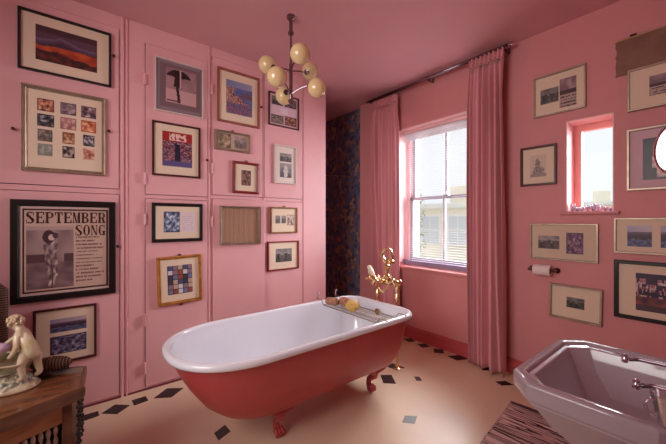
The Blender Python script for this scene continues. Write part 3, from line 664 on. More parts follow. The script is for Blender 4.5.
# ------------------------------------------------------------------ CURTAINS, POLE, BLIND
def curtain(label, x0, x1, yc, z0, z1, folds, amp, seed, flare=1.0, hdr=0.075):
    root = thing('curtain', label, 'curtain', ((x0 + x1) / 2, yc, z0))
    rnd = random.Random(seed); ph = [rnd.uniform(0, 6.28) for _ in range(5)]
    NX, NZ = 150, 60
    def surf(i, j, za, zb, off):
        s = i / NX; t = j / NZ; z = za + (zb - za) * t
        top = max(0.0, (z - (z1 - 0.35)) / 0.35)
        xm = (x0 + x1) / 2; wf = 1 + (flare - 1) * (1 - (z - z0) / (z1 - z0))
        warp = 0.018 * math.sin(3.1 * s * 2 + ph[0] + z * 0.6) * (1 - top)
        x = xm + (s - 0.5) * (x1 - x0) * wf + warp
        a = amp * (0.55 + 0.45 * math.sin(5.2 * s + ph[1] + 0.5 * z)) * (1 - 0.68 * top)
        y = yc + a * math.sin(2 * PI * folds * (s + 0.05 * math.sin(2 * PI * s * 1.3 + ph[0])) + ph[2] + 0.5 * math.sin(1.7 * z + ph[3])) + 0.35 * amp * math.sin(2 * PI * folds * 2.3 * s + ph[4] + z * 1.1) * (0.4 + 0.6 * (1 - top))
        y += 0.008 * top * math.sin(2 * PI * folds * 2.5 * s)
        return (x, y + off, z)
    def sheet(za, zb, nz_, offs):
        g = MB(); fr = [[surf(i, j * NZ / nz_, za, zb, offs[0]) for i in range(NX + 1)] for j in range(nz_ + 1)]
        bk = [[surf(i, j * NZ / nz_, za, zb, offs[1]) for i in range(NX + 1)] for j in range(nz_ + 1)]
        g.rings([f + b[::-1] for f, b in zip(fr, bk)], True, True)
        return g
    sheet(z0, z1 - hdr, 60, (0, 0.004)).build('drape', M['curtain'], root, smooth=True)
    # pinch-pleated heading
    g = MB(); rr = []
    for j in range(9):
        z = z1 - hdr + hdr * j / 8
        f, b = [], []
        for i in range(NX + 1):
            s = i / NX; x = (x0 + x1) / 2 + (s - 0.5) * (x1 - x0); y = yc + 0.017 * math.sin(2 * PI * folds * 2 * s + ph[2]) * (0.7 + 0.5 * abs(math.cos(PI * j / 8)))
            f.append((x, y - 0.006, z)); b.append((x, y + 0.006, z))
        rr.append(f + b[::-1])
    g.rings(rr, True, True); g.build('pleated_heading', M['curtain'], root, smooth=True)
    g = MB()
    for zz in (z1 - hdr + 0.006, z1 - hdr * 0.5, z1 - 0.016):
        g.tube([((x0 + x1) / 2 + (i / 60 - 0.5) * (x1 - x0), yc - 0.008 + 0.014 * math.sin(2 * PI * folds * 2 * i / 60 + ph[2]), zz) for i in range(61)], 0.0022, 6)
    g.build('gathering_cord', M['curtain'], root)
    return root
curtain('gathered pink curtain left of the tall window, hanging behind the bath taps', -2.49, -2.150, 2.575, 0.04, 2.515, 4, 0.040, 4, 1.02)
curtain('full length pink curtain right of the tall window, reaching the floor', -1.350, -1.075, 2.548, 0.02, 2.529, 4, 0.056, 11, 1.10)

t = thing('curtain_pole', 'dark metal double curtain pole close under the ceiling above the tall window', 'curtain pole', (-1.8, YW - 0.1, 2.54))
g = MB(); g.tube([(-2.56, YW - 0.105, 2.548), (-1.055, YW - 0.105, 2.548)], 0.013, 12); g.build('front_rod', M['darkchrome'], t, smooth=True)
g = MB(); g.tube([(-2.56, YW - 0.060, 2.562), (-1.055, YW - 0.060, 2.562)], 0.009, 10); g.build('rear_rod', M['darkchrome'], t, smooth=True)
for x, sgn in ((-2.56, -1), (-1.055, 1)):
    g = MB(); g.lathe([(0.010, 0), (0.014, 0.004 * sgn), (0.014, 0.03 * sgn), (0.008, 0.036 * sgn), (0.002, 0.037 * sgn)], (x, YW - 0.105, 2.548), 14, 'X'); autosmooth(g.build('finial', M['chrome'], t))
for x in (-2.535, -1.78, -1.09):
    g = MB(); g.box(x - 0.008, x + 0.008, YW - 0.118, YW, 2.53, 2.537); g.box(x - 0.008, x + 0.008, YW - 0.006, YW, 2.53, 2.575); g.box(x - 0.006, x + 0.006, YW - 0.065, YW - 0.055, 2.537, 2.556); g.build('bracket', M['darkchrome'], t)

t = thing('venetian_blind', 'white venetian blind with open slats in the tall window', 'blind', ((BX0 + BX1) / 2, YW + 0.06, BZ0))
yb = YW + 0.075
g = MB(); g.box(BX0 + 0.016, BX1 - 0.016, yb - 0.016, yb + 0.016, BZ1 - 0.045, BZ1 - 0.014, 0.002); g.build('headrail', M['reveal'], t)
g = MB(); random.seed(5)
zz = BZ0 + 0.07
while zz < BZ1 - 0.14:
    g.box(BX0 + 0.02, BX1 - 0.02, yb - 0.006, yb + 0.006, zz, zz + 0.0007); zz += 0.024
for k in range(8):
    g.box(BX0 + 0.02, BX1 - 0.02, yb - 0.012, yb + 0.012, BZ1 - 0.125 + k * 0.0105, BZ1 - 0.1235 + k * 0.0105)
g.build('slats', M['blind'], t)
g = MB(); g.box(BX0 + 0.02, BX1 - 0.02, yb - 0.014, yb + 0.014, BZ0 + 0.006, BZ0 + 0.050, 0.003); g.build('bottom_rail', M['blindbar'], t)
for x in (-2.07, -1.72, -1.40):
    g = MB(); g.tube([(x, yb - 0.013, BZ0 + 0.03), (x, yb - 0.013, BZ1 - 0.05)], 0.0014, 6); g.build('ladder_cord', M['blind'], t)

# ------------------------------------------------------------------ BATH
def outline(hw, yl, yr, z, xc=-1.733, rl=None, rr=0.13, n=96):
    """rounded at the low-y end, squarer at the high-y end; fixed vertex count"""
    rl = rl or min(hw * 1.12, (yr - yl) * 0.45); rr = min(rr, hw * 0.7); pts = []
    q = n // 4
    for i in range(2 * q):           # left round end: from +x side round to -x side
        a = -PI * i / (2 * q - 1)
        ex = 0.86
        c, s_ = math.cos(a), math.sin(a)
        pts.append((xc + hw * math.copysign(abs(c) ** ex, c), yl + rl + rl * math.copysign(abs(s_) ** 0.92, s_) , z))
    for i in range(q):               # far-left corner at the tap end
        a = PI - (PI / 2) * i / (q - 1)
        pts.append((xc - hw + rr + rr * math.cos(a), yr - rr + rr * math.sin(a) * (1.0), z))
    for i in range(q):
        a = PI / 2 - (PI / 2) * i / (q - 1)
        pts.append((xc + hw - rr + rr * math.cos(a), yr - rr + rr * math.sin(a), z))
    # bow the tap end a little
    out = []
    for x, y, zz in pts:
        k = 1 - ((x - xc) / hw) ** 2
        out.append((x, y + (0.018 * k if y > yr - rr else 0), zz))
    return out
YL, YR = 0.325, 1.90
bath = thing('clawfoot_bath', 'coral pink roll top bath with white enamel inside on claw feet', 'bath', (-1.733, 1.1, 0))
g = MB()
outer = [(0.335, 0.035, 0.03, 0.522), (0.330, 0.050, 0.035, 0.48), (0.322, 0.082, 0.045, 0.41), (0.308, 0.128, 0.058, 0.33), (0.286, 0.185, 0.078, 0.25), (0.255, 0.250, 0.105, 0.195), (0.205, 0.32, 0.15, 0.165), (0.12, 0.42, 0.24, 0.152)]
g.rings([outline(h, YL + a, YR - b, z) for h, a, b, z in outer], False, True)
shell = g.build('shell', M['coral'], bath, smooth=True)
g = MB()
inn = [(0.330, 0.040, 0.035, 0.530), (0.322, 0.055, 0.042, 0.50), (0.312, 0.085, 0.050, 0.42), (0.298, 0.135, 0.064, 0.34), (0.272, 0.20, 0.09, 0.265), (0.235, 0.27, 0.12, 0.215), (0.18, 0.35, 0.18, 0.195), (0.09, 0.45, 0.28, 0.19)]
rim = []
for k in range(13):   # rolled rim from under the lip over the top to the inside
    a = -PI * 0.5 - 0.35 - (PI * 1.5 - 0.2) * k / 12 + PI
    rim.append(a)
rings = []
cx_off, rad = 0.346, 0.021
for k in range(14):
    a = math.radians(-115 + 295 * k / 13)
    dx, dz = rad * math.cos(a), rad * math.sin(a)
    rings.append(outline(cx_off + dx, YL + 0.026 - dx, YR - 0.020 + dx, 0.535 + dz * 1.0, rr=0.13 + dx))
for h, a, b, z in inn[0:]: rings.append(outline(h - 0.008, YL + a + 0.006, YR - b - 0.006, z - 0.01))
g.rings(rings, False, True)
tub = g.build('enamel_tub', M['enamel'], bath, smooth=True)
tub.modifiers.new('ss', 'SUBSURF').levels = 1; tub.modifiers['ss'].render_levels = 1
# overflow + waste
g = MB(); yo = YR - 0.056
g.lathe([(0.024, 0), (0.025, -0.006), (0.019, -0.010), (0.004, -0.011)], (-1.733, yo + 0.002, 0.486), 20, 'Y'); autosmooth(g.build('overflow_cover', M['oldbrass'], bath))
g = MB(); g.lathe([(0.028, 0.183), (0.028, 0.188), (0.004, 0.19)], (-1.733, 1.52, 0), 20); autosmooth(g.build('waste_plug', M['brass'], bath))
# claw feet
def foot(sx, fy):
    g = MB(); x0 = -1.733 + sx * 0.18; 
    xk = -1.733 + sx * 0.185; xt = -1.733 + sx * 0.140
    path = [(x0 + sx * 0.02, fy, 0.172), (xk + sx * 0.010, fy, 0.155), (xk, fy, 0.125), (xt, fy, 0.085), (xt - sx * 0.004, fy, 0.055), (xt + sx * 0.01, fy, 0.030), (xt + sx * 0.02, fy, 0.012)]
    g.tube(path, [0.012, 0.026, 0.027, 0.019, 0.018, 0.024, 0.019], 14)
    for k in (-1, 0, 1):   # toes and ball
        g.tube([(xt + sx * 0.012, fy + k * 0.016, 0.045), (xt + sx * 0.034, fy + k * 0.019, 0.033), (xt + sx * 0.040, fy + k * 0.020, 0.010)], [0.011, 0.012, 0.007], 8)
    g.ball((xt + sx * 0.012, fy, 0.024), 0.024)
    # leafy bracket wings
    for d in (-1, 1):
        g.tube([(x0 + sx * 0.015, fy + d * 0.01, 0.155), (x0 + sx * 0.040, fy + d * 0.055, 0.172), (x0 + sx * 0.062, fy + d * 0.080, 0.190)], [0.022, 0.014, 0.004], 8)
    o = g.build('claw_foot', M['coral'], bath, smooth=True)
for fy in (0.875, 1.61):
    for sx in (1, -1): foot(sx, fy)

# bath rack (wire) across the tap end, resting on the rim
ZR = 0.566
rack = thing('bath_rack', 'wire bath rack lying across the tap end of the bath', 'bath rack', (-1.733, 1.62, ZR))
ya, yb2 = 1.53, 1.72; xa, xb = -2.098, -1.368
g = MB()
for y in (ya, yb2):
    g.tube([(xa - 0.016, y, ZR - 0.004), (xa, y, ZR + 0.002), (xa + 0.05, y, ZR), (xa + 0.075, y, ZR - 0.035), (xb - 0.075, y, ZR - 0.035), (xb - 0.05, y, ZR), (xb, y, ZR + 0.002), (xb + 0.016, y, ZR - 0.004)], 0.0035, 8)
for x in (xa + 0.075, xb - 0.075): g.tube([(x, ya, ZR - 0.035), (x, yb2, ZR - 0.035)], 0.0035, 8)
g.build('outer_frame', M['steel'], rack, smooth=True)
g = MB(); x = xa + 0.10
while x < xb - 0.08:
    g.tube([(x, ya, ZR - 0.036), (x, yb2, ZR - 0.036)], 0.0018, 6); x += 0.024
for y in (ya + 0.063, ya + 0.127): g.tube([(xa + 0.075, y, ZR - 0.039), (xb - 0.075, y, ZR - 0.039)], 0.0025, 6)
g.build('wire_grid', M['steel'], rack, smooth=True)
for y in (ya, yb2):
    g = MB(); g.tube([(xa - 0.002, y, ZR + 0.0), (xa - 0.002, y, ZR + 0.040), (xa + 0.006, y, ZR + 0.052), (xa + 0.02, y, ZR + 0.046)], 0.005, 8); g.build('end_hook', M['chrome'], rack, smooth=True)
def lumpy(name, label, c, r, sc, mat, seed):
    g = MB(); g.ball((0, 0, 0), r, *sc, n=20)
    for v in g.bm.verts:
        v.co *= 1 + 0.16 * noise.noise(v.co * 26 + Vector((seed, 0, 0))) + 0.06 * noise.noise(v.co * 70)
    mz = min(v.co.z for v in g.bm.verts)
    for v in g.bm.verts: v.co.z = max(v.co.z, mz * 0.82) - mz * 0.82
    o = g.build(name, mat, smooth=True); o.location = c; return tag(o, label, 'sponge')
lumpy('bath_sponge', 'yellow oval sponge on the wire bath rack', (-1.760, 1.60, ZR - 0.0325), 0.06, (1.25, 0.85, 0.68), M['sponge'], 1).rotation_euler = (0, 0, -0.5)
lumpy('bath_sponge', 'reddish brown natural sponge behind the yellow sponge', (-1.900, 1.645, ZR - 0.0325), 0.045, (1.2, 0.8, 0.8), M['sponge2'], 5)
g = MB(); g.lathe([(0.024, -0.05), (0.030, -0.035), (0.030, 0.035), (0.024, 0.05)], (0, 0, 0.03), 16, 'X'); o = g.build('pumice_brush', M['sponge2'], smooth=True); o.location = (-1.965, 1.575, ZR - 0.0325); o.rotation_euler = (0, 0, 0.4)
tag(o, 'brown rounded brush at the far end of the bath rack', 'brush')

# brass bath mixer with shower handset on two standpipes
mx = thing('bath_mixer_tap', 'polished brass bath tap with telephone shower on two floor pipes', 'tap', (-1.77, 2.03, 0))
yp = 2.030; xp1, xp2 = -1.905, -1.690; ZB = 0.70
for x in (xp1, xp2):
    g = MB(); g.lathe([(0.032, 0.0), (0.032, 0.008), (0.016, 0.014), (0.014, 0.02), (0.014, 0.56), (0.022, 0.57), (0.022, 0.59), (0.015, 0.60), (0.015, 0.64), (0.022, 0.65), (0.022, ZB)], (x, yp, 0), 16); autosmooth(g.build('standpipe', M['brass'], mx))
g = MB()
g.lathe([(0.018, -0.15), (0.028, -0.14), (0.030, -0.10), (0.019, -0.085), (0.019, -0.05), (0.034, -0.04), (0.040, 0), (0.034, 0.04), (0.019, 0.05), (0.019, 0.085), (0.030, 0.10), (0.028, 0.14), (0.018, 0.15)], ((xp1 + xp2) / 2, yp, ZB), 18, 'X')
g.tube([(-1.797, yp, ZB), (-1.797, yp - 0.05, ZB + 0.005), (-1.797, yp - 0.11, ZB - 0.005), (-1.797, yp - 0.13, ZB - 0.04)], [0.018, 0.017, 0.016, 0.018], 12)
autosmooth(g.build('mixer_body', M['brass'], mx))
for x, sg in ((xp1, -1), (xp2, 1)):
    g = MB(); cxh = x + sg * 0.02
    g.tube([(cxh, yp - 0.01, ZB), (cxh, yp - 0.065, ZB + 0.02)], [0.02, 0.010], 12)
    cc = Vector((cxh, yp - 0.070, ZB + 0.022)); g.ball(cc, 0.019, n=10)
    for a in (0.4, 0.4 + PI / 2):
        d = Vector((math.cos(a), 0.0, math.sin(a))) * 0.052
        g.tube([cc - d, cc - d * 0.8, cc, cc + d * 0.8, cc + d], [0.014, 0.010, 0.008, 0.010, 0.014], 8)
    autosmooth(g.build('cross_handle', M['brass'], mx))
g = MB()
g.lathe([(0.028, ZB + 0.02), (0.028, ZB + 0.045), (0.018, ZB + 0.055), (0.016, ZB + 0.10), (0.027, ZB + 0.115), (0.027, ZB + 0.13), (0.015, ZB + 0.14), (0.015, ZB + 0.18)], (-1.797, yp, 0), 14)
hook = [(-1.797 + 0.055 * math.cos(a) - 0.0, yp, ZB + 0.21 + 0.055 * math.sin(a)) for a in [PI * 1.15 - k * PI * 1.35 / 14 for k in range(15)]]
g.tube([(-1.797, yp, ZB + 0.15), (-1.83, yp, ZB + 0.175)] + hook, 0.015, 10)
g.tube([hook[-1], (hook[-1][0] + 0.012, yp - 0.01, hook[-1][2] - 0.02)], [0.019, 0.028], 12)
autosmooth(g.build('shower_riser', M['brass'], mx))
g = MB(); hx = Vector((-1.955, yp - 0.06, ZB + 0.11)); hd = Vector((0.62, 0, -0.75)).normalized()
g.tube([hx + hd * 0.0, hx + hd * 0.02, hx + hd * 0.07, hx + hd * 0.10], [0.016, 0.021, 0.020, 0.014], 12)
hs = autosmooth(g.build('handset_handle', M['ivory'], mx))
g = MB(); g.tube([hx + hd * 0.10, hx + hd * 0.13, hx + hd * 0.20], [0.016, 0.013, 0.014], 10)
g.tube([hx + hd * 0.12 + Vector((0, 0, 0.0)), hx + hd * 0.12 + Vector((-0.03, -0.0, -0.05))], [0.012, 0.020], 10)
g.tube([(-1.86, yp - 0.04, ZB + 0.02), (-1.84, yp - 0.05, ZB - 0.06), (-1.80, yp - 0.05, ZB - 0.09), (-1.76, yp - 0.05, ZB - 0.05), (-1.735, yp - 0.03, ZB + 0.0)], 0.010, 8)
autosmooth(g.build('handset_cradle', M['brass'], mx))

# ------------------------------------------------------------------ CHANDELIER
CX, CY = -1.862, 1.132
ch = thing('chandelier', 'chrome ceiling light with six cream glass globes above the bath', 'ceiling light', (CX, CY, ZC))
g = MB(); g.lathe([(0.028, ZC - 0.001), (0.028, ZC - 0.02), (0.020, ZC - 0.03), (0.012, ZC - 0.035), (0.012, ZC - 0.105), (0.020, ZC - 0.112), (0.020, ZC - 0.125), (0.007, ZC - 0.13)], (CX, CY, 0), 20); autosmooth(g.build('ceiling_cup', M['darkchrome'], ch))
g = MB(); g.tube([(CX, CY, ZC - 0.12), (CX, CY, 2.02)], 0.0075, 10); g.lathe([(0.008, 2.02), (0.012, 2.03), (0.012, 2.26), (0.008, 2.275)], (CX, CY, 0), 16); g.lathe([(0.003, 1.985), (0.010, 1.99), (0.010, 2.0), (0.018, 2.005), (0.018, 2.02), (0.008, 2.03)], (CX, CY, 0), 16)
autosmooth(g.build('stem', M['darkchrome'], ch))
# globe centres measured around the stem
import itertools
F_, Rr = (-0.7789, 0.6272), (0.6272, 0.7789)
globes = [(-0.185, 0.065, 2.245, 1), (0.035, -0.165, 2.285, 1), (0.17, 0.16, 2.30, 1)]
glb = []
for gx, gy, gz in [(-1.677, 1.086, 2.244), (-2.055, 1.056, 2.311), (-1.768, 0.974, 2.100), (-2.047, 1.186, 2.119), (-1.985, 1.374, 2.336), (-1.696, 1.23, 2.075)]:
    d = Vector((gx - CX, gy - CY, 0)); glb.append((gx, gy, gz, d))
for gx, gy, gz, d in glb:
    up = gz > 2.2; dn = d.normalized(); zs_ = 2.22 if up else 2.06
    g = MB(); R_ = d.length
    zend = gz - 0.066 if up else gz + 0.066
    # arm leaves the stem, bows and meets the globe holder
    zb_ = zs_
    pts = [(CX, CY, zs_)] + [(CX + dn.x * R_ * s_, CY + dn.y * R_ * s_, zs_ + (0.03 * math.sin(PI * s_)) + (((gz - 0.02) if up else (gz + 0.015)) - zs_) * s_ ** 2) for s_ in (0.2, 0.4, 0.6, 0.75)]
    g.tube(pts, 0.0055, 8)
    e = Vector(pts[-1]); c = Vector((gx, gy, gz)); dd = (c - e).normalized()
    ef = c - dd * 0.066; g.tube([e, ef - dd * 0.004, ef, ef + dd * 0.016], [0.007, 0.010, 0.020, 0.022], 12)
    arm = autosmooth(g.build('arm', M['darkchrome'], ch))
    g = MB(); g.ball((gx, gy, gz), 0.0625, n=22); g.build('globe_shade', M['opal'], ch, smooth=True)

# thin wire across the alcove
g = MB(); g.tube([(-3.72, 2.02, 1.86), (-3.2, 2.38, 1.775), (-2.83, 2.68, 1.74)], 0.004, 8)
tag(g.build('curtain_wire', M['steel'], smooth=True), 'thin pale wire crossing in front of the dark floral wallpaper', 'wire')

# ------------------------------------------------------------------ TOILET ROLL
t = thing('toilet_roll_holder', 'dark bronze toilet roll holder on the pink wall right of the curtain', 'holder', (-0.845, YW - 0.06, 0.845))
for x in (-0.925, -0.765):
    g = MB(); g.lathe([(0.020, 0), (0.020, -0.008), (0.009, -0.014), (0.008, -0.052), (0.011, -0.056), (0.011, -0.064), (0.003, -0.067)], (x, YW, 0.846), 14, 'Y'); autosmooth(g.build('bracket', M['darkred'], t))
g = MB(); g.tube([(-0.925, YW - 0.058, 0.846), (-0.765, YW - 0.058, 0.846)], 0.006, 8); g.build('spindle', M['oldbrass'], t, smooth=True)
t = thing('toilet_roll', 'white toilet roll on its wall holder', 'toilet roll', (-0.842, YW - 0.058, 0.846))
prof = [(0.019, -0.054), (0.037, -0.054), (0.0385, -0.052), (0.0385, 0.052), (0.037, 0.054), (0.019, 0.054), (0.019, -0.054)]
g = MB(); g.lathe(prof, (-0.842, YW - 0.058, 0.846), 28, 'X', cap=False); autosmooth(g.build('paper', M['paper'], t))
g = MB(); g.lathe([(0.0165, -0.054), (0.0188, -0.054), (0.0188, 0.054), (0.0165, 0.054), (0.0165, -0.054)], (-0.842, YW - 0.058, 0.846), 20, 'X', cap=False); g.build('cardboard_core', M['card'], t)

# crystals on the little sill
random.seed(21)
crs = [(-0.690, 'tall pale crystal cluster at the left end of the small window sill', 0.045), (-0.662, 'second crystal cluster from the left on the small window sill', 0.026), (-0.632, 'low lilac crystal cluster left of the middle on the small window sill', 0.028),
       (-0.602, 'white crystal cluster in the middle of the small window sill', 0.036), (-0.570, 'pointed crystal cluster right of the middle on the small window sill', 0.046), (-0.540, 'purple crystal cluster third from the right on the small window sill', 0.044), (-0.508, 'pale crystal cluster second from the right on the small window sill', 0.030), (-0.480, 'small pinkish crystal cluster at the right end of the small window sill', 0.022)]
for x, lab, hh in crs:
    g = MB()
    for k in range(9):
        a = random.uniform(0, 6.28); r0 = random.uniform(0, 0.010); le = hh * 1.35 * random.uniform(0.55, 1.0); tl = r0 * 1.2
        bx_, by_ = r0 * math.cos(a), r0 * math.sin(a)
        p0 = Vector((bx_, by_, 0.0)); p1 = Vector((bx_ + tl * math.cos(a), by_ + tl * math.sin(a), le * 0.75)); p2 = p1 + (p1 - p0).normalized() * le * 0.3
        g.tube([p0, p1, p2], [0.0045, 0.0055, 0.0008], 6)
    o = g.build('crystal_cluster', M['amethyst']); o.location = (x, YW + 0.035, SZ0 + 0.0002); tag(o, lab, 'crystal', 'crystals along the small window sill')

# ------------------------------------------------------------------ BASIN (octagonal, pedestal)
ZT = 0.72
bs = thing('pedestal_basin', 'large pale china octagonal washbasin on a pedestal', 'washbasin', (-0.18, 1.33, 0))
def octo(x0, x1, y0, y1, cl, cr, z): # chamfers cl at left, cr at right
    return [(x0 + cl * 0.9, y0, z), (x1 - cr, y0, z), (x1, y0 + cr, z), (x1, y1 - cr, z), (x1 - cr, y1, z), (x0 + cl * 0.9, y1, z), (x0, y1 - cl, z), (x0, y0 + cl, z)]
x0, x1, y0, y1 = -0.440, 0.0, 1.040, 1.605
g = MB()
def O(i, z, k=0.0): return octo(x0 + i, x1 - i * 0.6, y0 + i, y1 - i, 0.070 - i * 0.25, 0.10 - i * 0.25, z)
bot = []
g.rings([
    octo(-0.27, -0.03, 1.19, 1.46, 0.03, 0.03, 0.46), octo(-0.30, -0.02, 1.15, 1.50, 0.04, 0.04, 0.52), O(0.060, 0.585), O(0.032, 0.630), O(0.012, 0.655), O(0.012, 0.662), O(0.002, 0.668), O(0.0, 0.675), O(0.0, ZT - 0.008), O(0.004, ZT - 0.002), O(0.010, ZT),
    O(0.026, ZT), O(0.032, ZT - 0.004), O(0.036, ZT - 0.012), O(0.048, ZT - 0.013), O(0.052, ZT - 0.018), O(0.055, ZT - 0.030),
    octo(-0.355, -0.07, 1.125, 1.52, 0.05, 0.06, ZT - 0.09), octo(-0.31, -0.10, 1.18, 1.465, 0.06, 0.06, ZT - 0.145), octo(-0.26, -0.15, 1.25, 1.40, 0.03, 0.03, ZT - 0.158)])
bo = g.build('bowl', M['basin'], bs)
bo.modifiers.new('bev', 'BEVEL').width = 0.004; bo.modifiers['bev'].segments = 3; bo.modifiers['bev'].limit_method = 'ANGLE'; bo.modifiers['bev'].angle_limit = math.radians(20)
for p in bo.data.polygons: p.use_smooth = True
g = MB(); g.box(-0.02, XR - 0.002, 1.10, 1.545, 0.60, ZT + 0.0, 0.008); g.build('tap_ledge', M['basin'], bs)
g = MB()
g.rings([octo(-0.30, -0.02, 1.13, 1.50, 0.05, 0.05, 0.0), octo(-0.30, -0.02, 1.13, 1.50, 0.05, 0.05, 0.03), octo(-0.285, -0.03, 1.15, 1.48, 0.05, 0.05, 0.05), octo(-0.262, -0.04, 1.185, 1.455, 0.05, 0.05, 0.30), octo(-0.262, -0.04, 1.185, 1.455, 0.04, 0.04, 0.47)])
autosmooth(g.build('pedestal', M['basin'], bs), 25)
g = MB(); g.lathe([(0.022, ZT - 0.160), (0.022, ZT - 0.156), (0.004, ZT - 0.155)], (-0.205, 1.325, 0), 18); g.build('waste', M['chrome'], bs)
# spouts over the bowl from the wall
for i, (yy, xe, zz, lab) in enumerate(((1.32, -0.200, 0.775, 'chrome wall spout over the far side of the basin'), (1.135, -0.150, 0.775, 'chrome wall spout over the near side of the basin, beside the glass cup'))):
    t = thing('basin_tap', lab, 'tap', (XR, yy, zz))
    yw = yy - 0.03
    g = MB(); g.tube([(XR - 0.001, yw, zz + 0.02), (0.06, yw, zz + 0.022), (-0.02, yw + 0.01, zz + 0.020), (xe + 0.035, yy, zz + 0.008), (xe + 0.01, yy, zz)], [0.010, 0.009, 0.0065, 0.0055, 0.006], 12)
    g.build('spout', M['darkchrome'], t, smooth=True)
    g = MB(); g.lathe([(0.003, -0.012), (0.008, -0.011), (0.009, -0.002), (0.006, 0.005), (0.008, 0.010), (0.003, 0.013)], (xe, yy, zz), 14); autosmooth(g.build('nozzle', M['chrome'], t))
    g = MB(); g.lathe([(0.026, 0), (0.026, -0.006), (0.012, -0.012)], (XR - 0.001, yw, zz + 0.02), 16, 'X'); autosmooth(g.build('wall_flange', M['chrome'], t))

# glass cup on the basin corner
gc = thing('glass_cup', 'clear glass cup with a handle on the near corner of the basin', 'cup', (-0.092, 1.073, ZT + 0.001))
g = MB(); c = (-0.084, 1.073, ZT + 0.0015)
g.lathe([(0.004, 0.0), (0.021, 0.0), (0.023, 0.006), (0.027, 0.036), (0.035, 0.072), (0.0335, 0.072), (0.0255, 0.036), (0.0205, 0.009), (0.003, 0.007)], c, 24); autosmooth(g.build('cup_body', M['tumbler'], gc))
g = MB(); dx, dy = -0.80, -0.45
hp = [(c[0] + dx * r, c[1] + dy * r, c[2] + z) for r, z in ((0.028, 0.056), (0.042, 0.058), (0.050, 0.046), (0.045, 0.028), (0.024, 0.016))]
g.tube(hp, 0.004, 8); g.build('cup_handle', M['tumbler'], gc, smooth=True)

# small shelf with dark blue dish in the right foreground
sh = thing('wall_shelf', 'small pink shelf on the right wall under the dark blue dish', 'shelf', (XR, 0.86, 0.60))
g = MB(); g.box(-0.03, XR - 0.001, 0.78, 0.95, 0.60, 0.618, 0.003); g.build('shelf_board', M['wall'], sh)
g = MB(); g.box(XR - 0.09, XR - 0.001, 0.855, 0.87, 0.52, 0.60); g.build('bracket', M['wall'], sh)
t = thing('blue_dish', 'dark blue glossy rounded dish at bottom right corner beneath the basin rim', 'dish', (-0.02, 0.86, 0.619))
c = (-0.015, 0.865, 0.619)
g = MB(); g.lathe([(0.004, 0), (0.042, 0), (0.046, 0.006), (0.072, 0.03), (0.082, 0.052), (0.080, 0.060), (0.074, 0.058), (0.062, 0.03), (0.04, 0.012), (0.003, 0.010)], c, 32); autosmooth(g.build('dish_bowl', M['teal'], t), 60)

# round shaving mirror
mr = thing('shaving_mirror', 'round chrome shaving mirror at the right edge of the photo', 'mirror', (XR, 1.86, 1.47))
mc = Vector((-0.137, 1.743, 1.474)); nrm = Vector((-0.842, -0.539, 0.0)).normalized()
u_ = Vector((0, 0, 1)).cross(nrm).normalized(); v_ = nrm.cross(u_)
def mring(r, d, n=40): return [mc + nrm * d + (u_ * math.cos(2 * PI * k / n) + v_ * math.sin(2 * PI * k / n)) * r for k in range(n)]
g = MB(); g.rings([mring(0.078, -0.008), mring(0.090, -0.006), mring(0.094, 0.0), mring(0.090, 0.006), mring(0.082, 0.007), mring(0.080, 0.003)], True, False); autosmooth(g.build('mirror_rim', M['chrome'], mr), 50)
g = MB(); g.rings([mring(0.081, 0.0032), mring(0.081, 0.0035)], True, True); g.build('mirror_glass', material('mirror_silvering', (0.95, 0.93, 0.93, 1), 0.02, 1.0), mr)
g = MB(); g.tube([mc - nrm * 0.008, mc - nrm * 0.04, mc - nrm * 0.06 + Vector((0.04, 0.05, 0)), (XR - 0.002, 1.86, 1.47)], 0.006, 10); g.lathe([(0.03, 0), (0.03, -0.008), (0.01, -0.014)], (XR - 0.001, 1.86, 1.47), 16, 'X'); autosmooth(g.build('swing_arm', M['chrome'], mr), 50)

# ------------------------------------------------------------------ RUG
def rug_material():
    m = bpy.data.materials.new('striped_rag_rug'); m.use_nodes = True; nt = m.node_tree; b = nt.nodes['Principled BSDF']; b.inputs['Roughness'].default_value = 0.95
    tc = nt.nodes.new('ShaderNodeTexCoord'); sx = nt.nodes.new('ShaderNodeMapping'); sx.inputs['Scale'].default_value = (1.0, 20, 1)
    nt.links.new(tc.outputs['Object'], sx.inputs['Vector'])
    n = nt.nodes.new('ShaderNodeTexNoise'); n.inputs['Scale'].default_value = 1.0; n.inputs['Detail'].default_value = 1.0; nt.links.new(sx.outputs['Vector'], n.inputs['Vector'])
    r = nt.nodes.new('ShaderNodeValToRGB'); r.color_ramp.interpolation = 'CONSTANT'
    st = [(0, rgb(54, 34, 38)), (0.36, rgb(200, 160, 156)), (0.43, rgb(74, 48, 52)), (0.47, rgb(226, 190, 184)), (0.53, rgb(60, 38, 42)), (0.57, rgb(206, 164, 160)), (0.63, rgb(80, 56, 60))]
    while len(r.color_ramp.elements) < len(st): r.color_ramp.elements.new(0.5)
    for e, (p, c) in zip(r.color_ramp.elements, st): e.position = p; e.color = c
    nt.links.new(n.outputs['Fac'], r.inputs['Fac'])
    n2 = nt.nodes.new('ShaderNodeTexNoise'); n2.inputs['Scale'].default_value = 110; nt.links.new(tc.outputs['Object'], n2.inputs['Vector'])
    mxn = nt.nodes.new('ShaderNodeMix'); mxn.data_type = 'RGBA'; mxn.blend_type = 'MULTIPLY'; mxn.inputs['Factor'].default_value = 0.12
    nt.links.new(r.outputs['Color'], mxn.inputs['A']); nt.links.new(n2.outputs['Fac'], mxn.inputs['B']); 
    pass
    nt.links.new(mxn.outputs['Result'], b.inputs['Base Color'])
    bp = nt.nodes.new('ShaderNodeBump'); bp.inputs['Strength'].default_value = 0.8; bp.inputs['Distance'].default_value = 0.01; nt.links.new(n2.outputs['Fac'], bp.inputs['Height']); nt.links.new(bp.outputs['Normal'], b.inputs['Normal'])
    return m
